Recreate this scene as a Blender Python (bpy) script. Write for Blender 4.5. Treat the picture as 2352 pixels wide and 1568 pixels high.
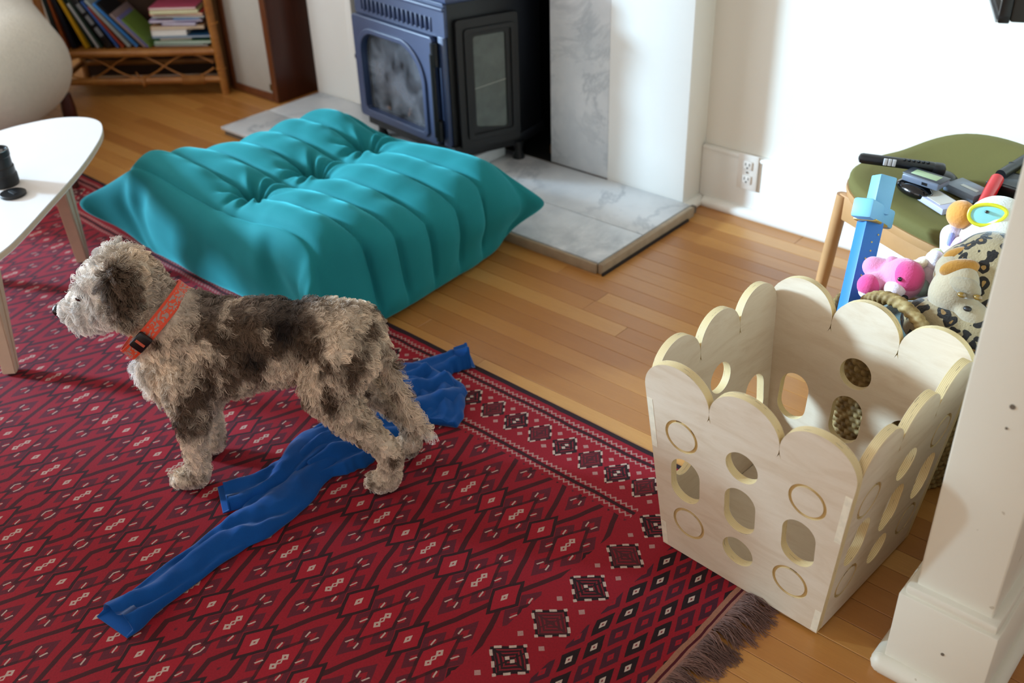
import bpy, bmesh, math, random
import numpy as np
from mathutils import Vector, Matrix, Euler, noise as mnoise
random.seed(7); np.random.seed(7)
for o in list(bpy.data.objects): bpy.data.objects.remove(o, do_unlink=True)
S = bpy.context.scene
COL = S.collection
R = math.radians
PI = math.pi

# ------------------------------------------------------------ camera
CAM_H = 1.45; FPX = 2382.4
def cam_basis(yaw, pitch, roll):
    fwd = Vector((-math.sin(yaw)*math.cos(pitch), math.cos(yaw)*math.cos(pitch), -math.sin(pitch)))
    right = Vector((math.cos(yaw), math.sin(yaw), 0)); up = right.cross(fwd)
    r = math.cos(roll)*right + math.sin(roll)*up
    return r, r.cross(fwd), fwd
CR, CU, CF = cam_basis(R(41.83), R(32.58), R(-1.977))
cd = bpy.data.cameras.new('camera'); cam = bpy.data.objects.new('camera', cd); COL.objects.link(cam)
cam.matrix_world = Matrix(((CR.x, CU.x, -CF.x, 0), (CR.y, CU.y, -CF.y, 0), (CR.z, CU.z, -CF.z, CAM_H), (0, 0, 0, 1)))
cd.sensor_width = 36; cd.lens = 36*FPX/2352; cd.clip_start = .05
cd.dof.use_dof = True; cd.dof.focus_distance = 2.0; cd.dof.aperture_fstop = 3.2
S.camera = cam
def pray(px, py): return CF + (px-1176)/FPX*CR - (py-784)/FPX*CU
def onz(px, py, z=0.0):
    d = pray(px, py); t = (z-CAM_H)/d.z
    return Vector((0, 0, CAM_H)) + d*t
def onplane(px, py, p0, n):
    d = pray(px, py); o = Vector((0, 0, CAM_H)); t = (Vector(p0)-o).dot(n)/d.dot(n)
    return o + d*t

# ------------------------------------------------------------ colour management, world, daylight
S.view_settings.view_transform = 'Standard'; S.view_settings.look = 'None'
S.view_settings.gamma = 1; S.view_settings.use_curve_mapping = False
S.view_settings.exposure = -0.76
W = bpy.data.worlds.new('sky'); S.world = W; W.use_nodes = True
bg = W.node_tree.nodes['Background']; bg.inputs[0].default_value = (.62, .75, 1, 1); bg.inputs[1].default_value = .6
def area(name, loc, direction, sx, sy, power, color):
    l = bpy.data.lights.new(name, 'AREA'); l.shape = 'RECTANGLE'; l.size = sx; l.size_y = sy
    l.energy = power; l.color = color
    o = bpy.data.objects.new(name, l); COL.objects.link(o); o.location = loc
    o.rotation_euler = Vector(direction).to_track_quat('-Z', 'Y').to_euler()
    return o
# room extents
RX0, RX1, RY0, RY1, RZ = -5.05, 2.6, -2.6, 2.72, 2.6
# low cool sun through the left window, soft skylight in the side windows, fill in the near one (windows are built with the walls)
WIN_L = (-.95, 1.06, .45, 2.4)         # left wall  y0 y1 z0 z1
WIN_N = (-3.6, .6, .75, 2.25)           # near wall, unseen window added for fill:  x0 x1 z0 z1
WIN_R = (-1.2, 1.2, .6, 2.2)            # right wall y0 y1 z0 z1
sl = bpy.data.lights.new('low_sun', 'SUN'); sl.energy = 13.5; sl.angle = R(6.5); sl.color = (.50, .76, 1)
so = bpy.data.objects.new('low_sun', sl); COL.objects.link(so); so.location = (-8, -2, 3)
so.rotation_euler = Vector((.862, .437, -.255)).to_track_quat('-Z', 'Y').to_euler()
area('daylight_left_window', (RX0-.06, (WIN_L[0]+WIN_L[1])/2, (WIN_L[2]+WIN_L[3])/2), (1, 0, 0), 2.0, 1.9, 165, (.78, .89, 1))
area('fill_near_window', ((WIN_N[0]+WIN_N[1])/2, RY0-.06, (WIN_N[2]+WIN_N[3])/2), (0, 1, 0), 4.2, 1.5, 60, (1, .95, .89))  # warm-white fill from a window added behind the camera
area('daylight_right_window', (RX1+.06, 0, 1.4), (-1, 0, 0), 2.4, 1.6, 22, (.7, .84, 1))

# ------------------------------------------------------------ node helpers
class X:
    """a scalar node expression"""
    def __init__(s, nt, sock): s.nt = nt; s.s = sock
    def _m(s, op, b=None, c=None, clamp=False):
        n = s.nt.nodes.new('ShaderNodeMath'); n.operation = op; n.use_clamp = clamp
        for i, v in enumerate((s, b, c)):
            if v is None: continue
            if isinstance(v, X): s.nt.links.new(v.s, n.inputs[i])
            else: n.inputs[i].default_value = v
        return X(s.nt, n.outputs[0])
    def __add__(s, b): return s._m('ADD', b)
    def __radd__(s, b): return s._m('ADD', b)
    def __sub__(s, b): return s._m('SUBTRACT', b)
    def __rsub__(s, b): return (s*-1.0)+b
    def __mul__(s, b): return s._m('MULTIPLY', b)
    def __rmul__(s, b): return s._m('MULTIPLY', b)
    def __truediv__(s, b): return s._m('DIVIDE', b)
    def abs(s): return s._m('ABSOLUTE')
    def fract(s): return s._m('FRACT')
    def floor(s): return s._m('FLOOR')
    def sin(s): return s._m('SINE')
    def sqrt(s): return s._m('SQRT')
    def lt(s, b): return s._m('LESS_THAN', b)
    def gt(s, b): return s._m('GREATER_THAN', b)
    def mn(s, b): return s._m('MINIMUM', b)
    def mx(s, b): return s._m('MAXIMUM', b)
    def mod(s, b): return s._m('FLOORED_MODULO', b)
    def pp(s, b): return s._m('PINGPONG', b)
    def clamp(s): return s._m('ADD', 0.0, clamp=True)
    def band(s, a, b): return s.gt(a)*s.lt(b)
def lin(c):
    return tuple((v/12.92 if v <= .04045 else ((v+.055)/1.055)**2.4) for v in c)
def hexc(h, a=1.0):
    h = h.lstrip('#'); return lin(tuple(int(h[i:i+2], 16)/255 for i in (0, 2, 4)))+(a,)
def mixc(nt, fac, a, b, blend='MIX'):
    n = nt.nodes.new('ShaderNodeMix'); n.data_type = 'RGBA'; n.blend_type = blend
    for sock, v in ((n.inputs[0], fac), (n.inputs[6], a), (n.inputs[7], b)):
        if isinstance(v, X): nt.links.new(v.s, sock)
        elif isinstance(v, bpy.types.NodeSocket): nt.links.new(v, sock)
        else: sock.default_value = v
    return n.outputs[2]
def newmat(name):
    m = bpy.data.materials.new(name); m.use_nodes = True
    nt = m.node_tree; return m, nt, nt.nodes['Principled BSDF']
def objco(nt, kind='Object'):
    return nt.nodes.new('ShaderNodeTexCoord').outputs[kind]
def mapped(nt, co, scale=(1, 1, 1), rot=(0, 0, 0), loc=(0, 0, 0)):
    n = nt.nodes.new('ShaderNodeMapping'); nt.links.new(co, n.inputs[0])
    n.inputs['Scale'].default_value = scale; n.inputs['Rotation'].default_value = rot; n.inputs['Location'].default_value = loc
    return n.outputs[0]
def noisef(nt, co, scale, detail=3, rough=.55, dist=0.0):
    n = nt.nodes.new('ShaderNodeTexNoise'); nt.links.new(co, n.inputs['Vector'])
    n.inputs['Scale'].default_value = scale; n.inputs['Detail'].default_value = detail
    n.inputs['Roughness'].default_value = rough; n.inputs['Distortion'].default_value = dist
    return X(nt, n.outputs[0])
def ramp(nt, fac, stops):
    n = nt.nodes.new('ShaderNodeValToRGB'); nt.links.new(fac.s, n.inputs[0])
    while len(n.color_ramp.elements) < len(stops): n.color_ramp.elements.new(.5)
    for e, (p, c) in zip(n.color_ramp.elements, stops): e.position = p; e.color = c
    return n.outputs[0]
def bump(nt, bs, h, strength=.3, dist=.002):
    n = nt.nodes.new('ShaderNodeBump'); n.inputs['Strength'].default_value = strength; n.inputs['Distance'].default_value = dist
    nt.links.new(h.s, n.inputs['Height']); nt.links.new(n.outputs[0], bs.inputs['Normal'])
def setp(bs, **k):
    names = dict(color='Base Color', rough='Roughness', metal='Metallic', spec='Specular IOR Level', sheen='Sheen Weight', sheen_rough='Sheen Roughness', coat='Coat Weight', coat_rough='Coat Roughness', trans='Transmission Weight', sss='Subsurface Weight', alpha='Alpha', ior='IOR')
    for a, v in k.items(): bs.inputs[names[a]].default_value = v
MATS = {}
def pm(name, color, rough=.5, metal=0, spec=.5, var=.08, vscale=8, bscale=0, bstr=.2, bdist=.001, **k):
    """plain painted/plastic/cloth material with a little mottling and fine relief"""
    if name in MATS: return MATS[name]
    m, nt, bs = newmat(name); c = hexc(color) if isinstance(color, str) else color
    setp(bs, rough=rough, metal=metal, spec=spec, **k)
    co = objco(nt)
    if var > 0:
        f = noisef(nt, co, vscale)
        a = tuple(max(0, v*(1-var)) for v in c[:3])+(1,); b = tuple(min(1, v*(1+var)) for v in c[:3])+(1,)
        nt.links.new(mixc(nt, f, a, b), bs.inputs['Base Color'])
    else: bs.inputs['Base Color'].default_value = c
    if bscale: bump(nt, bs, noisef(nt, co, bscale, 2), bstr, bdist)
    MATS[name] = m; return m

# ------------------------------------------------------------ mesh helpers
class G:
    def __init__(s): s.bm = bmesh.new()
    def poly(s, pts): return s.bm.faces.new([s.bm.verts.new(p) for p in pts])
    def box(s, c, size, rot=None, bevel=0, seg=2):
        M = Matrix.Translation(Vector(c))
        if rot is not None: M = M @ (rot.to_4x4() if not isinstance(rot, (tuple, list)) else Euler(rot).to_matrix().to_4x4())
        r = bmesh.ops.create_cube(s.bm, size=1, matrix=M @ Matrix.Diagonal((size[0], size[1], size[2], 1)))
        if bevel:
            es = list({e for v in r['verts'] for e in v.link_edges})
            bmesh.ops.bevel(s.bm, geom=es, offset=bevel, segments=seg, profile=.5, affect='EDGES')
        return s
    def bx(s, x0, x1, y0, y1, z0, z1, bevel=0, seg=2):
        return s.box(((x0+x1)/2, (y0+y1)/2, (z0+z1)/2), (abs(x1-x0), abs(y1-y0), abs(z1-z0)), None, bevel, seg)
    def tube(s, pts, rad, seg=12, closed=False, caps=True, flat=1.0, up=(0, 0, 1)):
        pts = [Vector(p) for p in pts]; n = len(pts); rings = []
        pn = None
        for i, p in enumerate(pts):
            if closed: t = (pts[(i+1) % n]-pts[i-1])
            else: t = pts[min(i+1, n-1)]-pts[max(i-1, 0)]
            t.normalize()
            if pn is None:
                u = Vector(up)
                if abs(u.dot(t)) > .95: u = Vector((1, 0, 0))
                pn = (u-t*u.dot(t)).normalized()
            else: pn = (pn-t*pn.dot(t)).normalized()
            b = t.cross(pn); r = rad(i/(n-1)) if callable(rad) else (rad[i] if isinstance(rad, (list, tuple)) else rad)
            rings.append([s.bm.verts.new(p+(pn*math.cos(a)*flat+b*math.sin(a))*r) for a in [2*PI*k/seg for k in range(seg)]])
        m = n if closed else n-1
        for i in range(m):
            a, b = rings[i], rings[(i+1) % n]
            for k in range(seg): s.bm.faces.new((a[k], a[(k+1) % seg], b[(k+1) % seg], b[k]))
        if caps and not closed:
            s.bm.faces.new(rings[0][::-1]); s.bm.faces.new(rings[-1])
        return s
    def cyl(s, p0, p1, r0, r1=None, seg=24):
        return s.tube([p0, p1], [r0, r0 if r1 is None else r1], seg)
    def lathe(s, prof, origin=(0, 0, 0), seg=40, axis=None, close=True):
        """prof: list of (radius, height); axis: matrix taking local z-up to world"""
        M = Matrix.Translation(Vector(origin)) @ (axis.to_4x4() if axis is not None else Matrix.Identity(4))
        rings = []
        for r, h in prof:
            if r < 1e-6: rings.append([s.bm.verts.new(M @ Vector((0, 0, h)))])
            else: rings.append([s.bm.verts.new(M @ Vector((r*math.cos(2*PI*k/seg), r*math.sin(2*PI*k/seg), h))) for k in range(seg)])
        for a, b in zip(rings, rings[1:]):
            for k in range(seg):
                k2 = (k+1) % seg
                if len(a) == 1 and len(b) == 1: continue
                if len(a) == 1: s.bm.faces.new((a[0], b[k], b[k2]))
                elif len(b) == 1: s.bm.faces.new((a[k], b[0], a[k2]))
                else: s.bm.faces.new((a[k], b[k], b[k2], a[k2]))
        return s
    def grid(s, f, nu, nv, cu=False, cv=False):
        vs = [[s.bm.verts.new(f(i, j)) for j in range(nv)] for i in range(nu)]
        for i in range(nu if cu else nu-1):
            for j in range(nv if cv else nv-1):
                s.bm.faces.new((vs[i][j], vs[(i+1) % nu][j], vs[(i+1) % nu][(j+1) % nv], vs[i][(j+1) % nv]))
        return vs
    def ell(s, c, r, rot=None, sub=3):
        M = Matrix.Translation(Vector(c))
        if rot is not None: M = M @ (Euler(rot).to_matrix().to_4x4() if isinstance(rot, (tuple, list)) else rot.to_4x4())
        bmesh.ops.create_icosphere(s.bm, subdivisions=sub, radius=1, matrix=M @ Matrix.Diagonal((r[0], r[1], r[2], 1)))
        return s
    def cap(s, p0, p1, r0, r1, n=10, seg=20):
        """tapered capsule"""
        p0 = Vector(p0); p1 = Vector(p1); d = (p1-p0); L = d.length; q = d.to_track_quat('Z', 'Y').to_matrix()
        pr = [(0, -r0)]+[(r0*math.cos(a), r0*math.sin(a)) for a in [(-PI/2)+PI/2*k/n for k in range(1, n+1)]]
        pr += [(r1*math.cos(a), L+r1*math.sin(a)) for a in [PI/2*k/n for k in range(0, n)]]+[(0, L+r1)]
        return s.lathe(pr, p0, seg, q)
    def prism(s, pts, z0, z1, bevel=0):
        """extrude an xy polygon"""
        a = [s.bm.verts.new((p[0], p[1], z0)) for p in pts]; b = [s.bm.verts.new((p[0], p[1], z1)) for p in pts]
        n = len(pts); fs = [s.bm.faces.new(a[::-1]), s.bm.faces.new(b)]
        for i in range(n): fs.append(s.bm.faces.new((a[i], a[(i+1) % n], b[(i+1) % n], b[i])))
        if bevel:
            es = [e for f in fs[:2] for e in f.edges]
            bmesh.ops.bevel(s.bm, geom=es, offset=bevel, segments=3, profile=.5, affect='EDGES')
        return s
    def xform(s, M): bmesh.ops.transform(s.bm, matrix=M, verts=s.bm.verts); return s
    def mesh(s, name):
        bmesh.ops.recalc_face_normals(s.bm, faces=s.bm.faces)
        me = bpy.data.meshes.new(name); s.bm.to_mesh(me); s.bm.free(); return me
def wmat(o):
    M = o.matrix_basis.copy(); p = o.parent
    while p: M = p.matrix_basis @ M; p = p.parent
    return M
def link(name, me, m, parent=None, smooth=40, world=True):
    o = bpy.data.objects.new(name, me); COL.objects.link(o)
    if m is not None:
        me.materials.clear(); me.materials.append(m)
    if parent is not None:
        if world: me.transform(wmat(parent).inverted())
        o.parent = parent
    if smooth and len(me.polygons):
        me.polygons.foreach_set('use_smooth', [True]*len(me.polygons))
        if smooth < 180: me.set_sharp_from_angle(angle=R(smooth))
    return o
def obj(name, g, m, parent=None, smooth=40, world=True):
    return link(name, g.mesh(name), m, parent, smooth, world)
def thing(name, label, cat, loc=(0, 0, 0), rotz=0, group=None):
    o = bpy.data.objects.new(name, None); COL.objects.link(o); o.empty_display_size = .05
    o.location = loc; o.rotation_euler = (0, 0, rotz); return tag(o, label, cat, group)
def tag(o, label, cat, group=None):
    o['label'] = label; o['category'] = cat
    if group: o['group'] = group
    return o
def struct(name, g, m, parent=None, smooth=40):
    o = obj(name, g, m, parent, smooth); o['kind'] = 'structure'; return o
def base(o, loc):
    """move a one-mesh thing's origin to loc without moving its shape"""
    o.data.transform(Matrix.Translation(-Vector(loc))); o.location = loc; return o
def evalmesh(o, name):
    dg = bpy.context.evaluated_depsgraph_get(); me = bpy.data.meshes.new_from_object(o.evaluated_get(dg)); me.name = name; return me
def blob(g, name, voxel=.008, smooth_it=8, fac=.5):
    """fuse overlapping closed shapes into one continuous skin"""
    me = g.mesh(name+'_raw'); o = bpy.data.objects.new(name+'_raw', me); COL.objects.link(o)
    md = o.modifiers.new('r', 'REMESH'); md.mode = 'VOXEL'; md.voxel_size = voxel
    if smooth_it:
        ms = o.modifiers.new('s', 'SMOOTH'); ms.iterations = smooth_it; ms.factor = fac
    bpy.context.view_layer.update()
    out = evalmesh(o, name); bpy.data.objects.remove(o, do_unlink=True); bpy.data.meshes.remove(me)
    return out
def curve_panel(splines, thick, name, bevel=0.0, res=1):
    """flat plate from closed outlines (inner outlines become holes), in local xy, centred on z=0"""
    cu = bpy.data.curves.new(name, 'CURVE'); cu.dimensions = '2D'; cu.fill_mode = 'BOTH'
    cu.extrude = thick/2-bevel; cu.bevel_depth = bevel; cu.bevel_resolution = 1
    for pts in splines:
        sp = cu.splines.new('POLY'); sp.points.add(len(pts)-1)
        for q, p in zip(sp.points, pts): q.co = (p[0], p[1], 0, 1)
        sp.use_cyclic_u = True
    o = bpy.data.objects.new(name, cu); COL.objects.link(o); bpy.context.view_layer.update()
    me = evalmesh(o, name); bpy.data.objects.remove(o, do_unlink=True); bpy.data.curves.remove(cu)
    return me
def joinmesh(meshes, name):
    bm = bmesh.new()
    for m in meshes: bm.from_mesh(m); bpy.data.meshes.remove(m)
    me = bpy.data.meshes.new(name); bm.to_mesh(me); bm.free(); return me
def circ(cx, cy, r, n=40): return [(cx+r*math.cos(2*PI*k/n), cy+r*math.sin(2*PI*k/n)) for k in range(n)]
def stadium(cx, cy, w, h, n=16):
    r = w/2; k = h/2-r
    return [(cx+r*math.cos(a), cy+k+r*math.sin(a)) for a in [PI*i/n for i in range(n+1)]]+[(cx+r*math.cos(a), cy-k+r*math.sin(a)) for a in [PI+PI*i/n for i in range(n+1)]]
def smoothstep(a, b, x):
    t = min(1, max(0, (x-a)/(b-a))); return t*t*(3-2*t)
def catmull(pts, n):
    """resample a polyline smoothly to n points (open)"""
    P = [Vector(p) for p in pts]; P = [P[0]*2-P[1]]+P+[P[-1]*2-P[-2]]; out = []; m = len(P)-3
    for i in range(n):
        t = i/(n-1)*m; k = min(int(t), m-1); f = t-k; a, b, c, d = P[k:k+4]
        out.append(.5*((2*b)+(c-a)*f+(2*a-5*b+4*c-d)*f*f+(3*b-a-3*c+d)*f**3))
    return out
def catclosed(pts, n):
    P = [Vector(p) for p in pts]; m = len(P); out = []
    for i in range(n):
        t = i/n*m; k = int(t); f = t-k; a, b, c, d = P[(k-1) % m], P[k % m], P[(k+1) % m], P[(k+2) % m]
        out.append(.5*((2*b)+(c-a)*f+(2*a-5*b+4*c-d)*f*f+(3*b-a-3*c+d)*f**3))
    return out
# ============================================================ the room
def m_wood_floor():
    m, nt, bs = newmat('oak floor'); co = objco(nt)
    inf = nt.nodes.new('ShaderNodeObjectInfo'); rnd = X(nt, inf.outputs['Random'])
    sx = nt.nodes.new('ShaderNodeVectorMath'); sx.operation = 'ADD'; nt.links.new(co, sx.inputs[0])
    cmb = nt.nodes.new('ShaderNodeCombineXYZ'); nt.links.new((rnd*37.0).s, cmb.inputs[0]); nt.links.new((rnd*11.0).s, cmb.inputs[1]); nt.links.new(cmb.outputs[0], sx.inputs[1])
    g1 = noisef(nt, mapped(nt, sx.outputs[0], (1.6, 22, 1)), 3, 6, .6, .6)
    g2 = noisef(nt, mapped(nt, sx.outputs[0], (4, 120, 1)), 4, 3, .5)
    base_c = ramp(nt, rnd*.75+g1*.35, [(.1, hexc('#ab6f33')), (.45, hexc('#b87b3a')), (.75, hexc('#c48944')), (1, hexc('#cc9550'))])
    fine = mixc(nt, (g2-.5).abs()*.9, base_c, hexc('#8a4e18'))
    nt.links.new(fine, bs.inputs['Base Color'])
    setp(bs, rough=.36, spec=.5, coat=.3, coat_rough=.24)
    bump(nt, bs, g2+g1, .08, .001); return m
M_FLOOR = m_wood_floor()
M_WALL = pm('cream wall paint', '#ece6da', .6, var=.03, vscale=2, bscale=60, bstr=.08)
M_TRIM = pm('white gloss trim paint', '#efebe3', .38, var=.03, vscale=5, bscale=25, bstr=.06)
M_CEIL = pm('ceiling paint', '#f2efe8', .8, var=.02)
M_DARK = pm('soot black', '#0b0a09', .9, var=.3, vscale=14)

def wall_with_window(axis, pos, a0, a1, z0, z1, wn, th=.1):
    """one wall in four pieces round a window opening; axis x: wall lies at x=pos running in y"""
    g = G(); w0, w1, wz0, wz1 = wn
    for (p, q, r, s) in ((a0, w0, z0, z1), (w1, a1, z0, z1), (w0, w1, z0, wz0), (w0, w1, wz1, z1)):
        if axis == 'x': g.bx(pos, pos+th, p, q, r, s)
        else: g.bx(p, q, pos, pos+th, r, s)
    return g
def window_frame(axis, pos, wn, mull):
    g = G(); a0, a1, z0, z1 = wn
    def b(p, q, r, s, d=.05):
        if axis == 'x': g.bx(pos-d/2, pos+d/2, p, q, r, s, .004)
        else: g.bx(p, q, pos-d/2, pos+d/2, r, s, .004)
    w = .05
    b(a0-w, a0+.01, z0-w, z1+w); b(a1-.01, a1+w, z0-w, z1+w); b(a0, a1, z0-w, z0+.01, .09); b(a0, a1, z1-.01, z1+w)
    for k in range(1, mull):
        x = a0+(a1-a0)*k/mull; b(x-.015, x+.015, z0, z1, .03)
    return g
floor = struct('floor', G().bx(RX0-.2, RX1+.2, RY0-.2, RY1+.6, -.08, -.0125), pm('dark subfloor', '#3a220f', .8), None)
# strip boards, each its own piece, laid along x
PW = .0577
def plank_row(y0, xs):
    for a, b in zip(xs, xs[1:]):
        g = G().bx(a+.0004, b-.0004, y0+.0005, y0+PW-.0005, -.0125, 0, .0009, 1)
        p = obj('plank', g, M_FLOOR, floor, 30)
        c = Vector(((a+b)/2, y0+PW/2, 0)); p.data.transform(Matrix.Translation(-c)); p.location = c
rnd = random.Random(5)
k0 = int(math.floor((1.02-1.1823)/PW))
for k in range(k0, 27):
    y0 = 1.1823+k*PW
    if y0+PW > RY1+.03: break
    x = RX0+rnd.uniform(-.9, -.1); xs = [x]
    lim = .35
    while x < lim:
        x += rnd.uniform(.8, 1.9); xs.append(min(x, lim))
        if x >= lim: break
    if y0+PW < 1.50:   # under the rug nothing shows: start the row just inside the rug end
        xs = [-.72]+[v for v in xs if v > -.3]
    plank_row(y0, xs)
# rest of the floor, out of view: same boards as broad strips
g = G()
for yy in np.arange(RY0, 1.01, PW): g.bx(RX0, RX1, yy+.0005, min(yy+PW, 1.0155)-.0005, -.0125, -.0005)
for k in range(k0, 27):
    y0 = 1.1823+k*PW
    g.bx(.351, RX1, y0+.0005, y0+PW-.0005, -.0125, -.0005)
o = obj('far_floorboards', g, M_FLOOR, floor, 0); o['kind'] = 'stuff'

# chimney breast geometry (world metres)
CY = 2.612; CX0, CX1 = -3.367, -1.586; OX0, OX1 = -3.088, -2.122; MX = -1.885; OZ = .92
struct('wall_left', wall_with_window('x', RX0-.1, RY0-.1, RY1+.5, 0, RZ, WIN_L), M_WALL)
struct('wall_near', wall_with_window('y', RY0-.1, RX0, RX1, 0, RZ, WIN_N), M_WALL)
struct('wall_right', wall_with_window('x', RX1, RY0-.1, RY1+.1, 0, RZ, WIN_R), M_WALL)
struct('ceiling', G().bx(RX0-.1, RX1+.1, RY0-.1, RY1+.5, RZ, RZ+.1), M_CEIL)
w1 = struct('window_1', window_frame('x', RX0-.02, WIN_L, 1), M_TRIM)
w2 = struct('window_2', window_frame('y', RY0-.02, WIN_N, 4), M_TRIM)  # near window, put in to carry the fill light
w3 = struct('window_3', window_frame('x', RX1+.02, WIN_R, 2), M_TRIM)
struct('wall_back', G().bx(RX0-.1, CX0, RY1, RY1+.1, 0, RZ).bx(CX1, RX1+.1, RY1, RY1+.1, 0, RZ), M_WALL)
# painted chimney breast with its opening
g = G(); g.bx(CX0, OX0-.02, CY, RY1+.1, 0, RZ, .004).bx(MX, CX1, CY-.004, RY1+.1, 0, RZ, .004).bx(OX0-.02, MX, CY, RY1+.1, OZ, RZ, .002)
struct('wall_chimney', g, M_TRIM)
# dark firebox behind the opening
FB = RY1+.42
g = G(); g.bx(OX0-.06, OX1+.02, FB, FB+.05, 0, 1.2).bx(OX0-.1, OX0-.021, RY1+.1, FB, 0, 1.2).bx(OX1+.001, OX1+.08, RY1+.1, FB, 0, 1.2).bx(OX0-.1, OX1+.08, RY1-.05, FB, 1.0, 1.1)
g.bx(OX0-.1, OX1+.1, RY1-.1, FB, -.012, .002)
struct('wall_firebox', g, M_DARK)
def m_marble(name, seed=0.0, amt=1.0, dark='#7d8791'):
    m, nt, bs = newmat(name); co = mapped(nt, objco(nt), (1, 1, 1), (0, 0, 0), (seed, seed*.7, seed*1.3))
    w = noisef(nt, co, 3.2, 7, .62, .5); v = (w-.5).abs(); mask = noisef(nt, co, 2.0, 3)
    vein = (1.0-v*(28.0/amt)).clamp()*((mask-.42)*4.0).clamp()
    cl = noisef(nt, co, 5, 5, .6)
    basec = mixc(nt, ((cl-.4)*2.2).clamp(), hexc('#dfe0e1'), hexc('#bcc1c6'))
    nt.links.new(mixc(nt, vein*.7, basec, hexc(dark)), bs.inputs['Base Color']); setp(bs, rough=.3, spec=.5); return m
M_MARB = m_marble('grey white marble'); M_MARB2 = m_marble('veined marble', 3.1, 2.6, '#66717c')
g = G().bx(OX1-.002, MX, CY-.003, CY+.03, .036, OZ+.02, .001)
struct('trim_1', g, M_MARB)                                            # marble slip beside the opening
struct('trim_2', G().bx(OX0-.035, OX0, CY-.012, CY+.05, .036, OZ+.02, .004), M_TRIM)
# hearth: raised marble slabs with a raw wood edge
HX0, HX1, HY0, HZ = CX0+.01, -1.538, 2.118, .034; HYM = 2.345
hearth = struct('hearth', G().bx(HX0+.005, HX1-.012, HY0+.012, CY+.02, 0, HZ-.012), pm('hearth mortar', '#6f655a', .9))
for (a, b, c, d, mm) in ((HX0, -2.62, HY0, HYM-.003, M_MARB), (-2.615, HX1-.02, HY0+.004, HYM-.003, M_MARB2), (HX0+.003, -2.38, HYM, CY-.003, M_MARB), (-2.375, HX1-.02, HYM, CY-.006, M_MARB)):
    obj('marble_slab', G().bx(a, b, c, d, HZ-.012, HZ, .002), mm, hearth)
M_RAW = pm('raw stone edge', '#a08a70', .8, var=.3, vscale=30, bscale=40, bstr=.5)
for (a, b, c, d, z1) in ((HX1-.018, HX1, HY0, CY-.01, HZ-.002), (-2.6, HX1-.019, HY0-.008, HY0+.003, HZ-.003)):
    obj('edge_strip', G().bx(a, b, c, d, 0, z1, .003), M_RAW, hearth)
obj('edge_shadow_strip', G().bx(HX1, HX1+.006, HY0-.006, CY-.05, .0005, .008), pm('painted edge shadow', '#231710', .9), hearth)  # dark strip that draws the shadow along the hearth's side
# baseboard and shoe along the back wall, to the right of the chimney
g = G().bx(CX1+.001, RX1, RY1-.018, RY1, 0, .185, .001).bx(CX1+.001, RX1, RY1-.022, RY1, .185, .2, .005)
struct('baseboard_back', g, M_TRIM)
g = G().tube([(CX1+.022, RY1-.02, .012), (RX1, RY1-.02, .012)], .02, 12)
g.tube([(CX1+.003, CY-.004, .012), (CX1+.003, RY1-.02, .012)], .02, 12)
struct('trim_3', g, M_TRIM)
struct('baseboard_left', G().bx(RX0, RX0+.018, RY0, RY1, 0, .2, .004), M_TRIM)
# end of the partition wall at the right, with its own high baseboard and shoe
PX0, PX1, PY0 = -.318, -.197, 1.318
def m_oldpaint(name, c):
    m, nt, bs = newmat(name); co = objco(nt)
    n1 = noisef(nt, co, 3, 4); n2 = noisef(nt, co, 70, 4); chips = noisef(nt, co, 34, 2, .4).gt(.735)
    a = mixc(nt, n1, hexc(c), tuple(v*.93 for v in hexc(c)[:3])+(1,))
    nt.links.new(mixc(nt, chips*.55, a, hexc('#a89678')), bs.inputs['Base Color']); setp(bs, rough=.45)
    bump(nt, bs, n2+n1*3-chips*2, .25, .0015); return m
M_OLD = m_oldpaint('old cream paint', '#ebe3cf')
g = G(); g.bx(PX0, PX1, PY0, RY1, 0, RZ, .004, 3); struct('wall_partition', g, M_OLD)
g = G(); g.bx(PX0-.018, PX1+.02, PY0-.02, RY1-.03, .0, .178, .003).bx(PX0-.012, PX1+.014, PY0-.014, RY1-.03, .176, .196, .006)
struct('baseboard_partition', g, M_OLD)
g = G(); ph = .012
g.tube([(PX0-.018, RY1-.05, ph), (PX0-.018, PY0-.02, ph), ], .02, 14); g.tube([(PX0-.018, PY0-.02, ph), (PX1+.02, PY0-.02, ph)], .02, 14); g.tube([(PX1+.02, PY0-.02, ph), (PX1+.02, RY1-.05, ph)], .02, 14)
g.ell((PX0-.018, PY0-.02, ph), (.02, .02, .02), None, 2); g.ell((PX1+.02, PY0-.02, ph), (.02, .02, .02), None, 2)
struct('trim_4', g, M_OLD)
# nail hole marks in the old paint
for (px, py, r_) in ((2326, 934, .004), (2165, 1502, .0028), (2312, 983, .002)):
    p = onplane(px, py, (0, PY0-(.02 if py > 1300 else 0), 0), Vector((0, 1, 0)))
    part = [o for o in COL.objects if o.name == ('baseboard_partition' if py > 1300 else 'wall_partition')][0]
    obj('nail_hole', G().cyl(p+Vector((0, -.0012, 0)), p+Vector((0, .003, 0)), r_, r_, 12), pm('nail hole', '#6d6050', .7), part)
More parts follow.
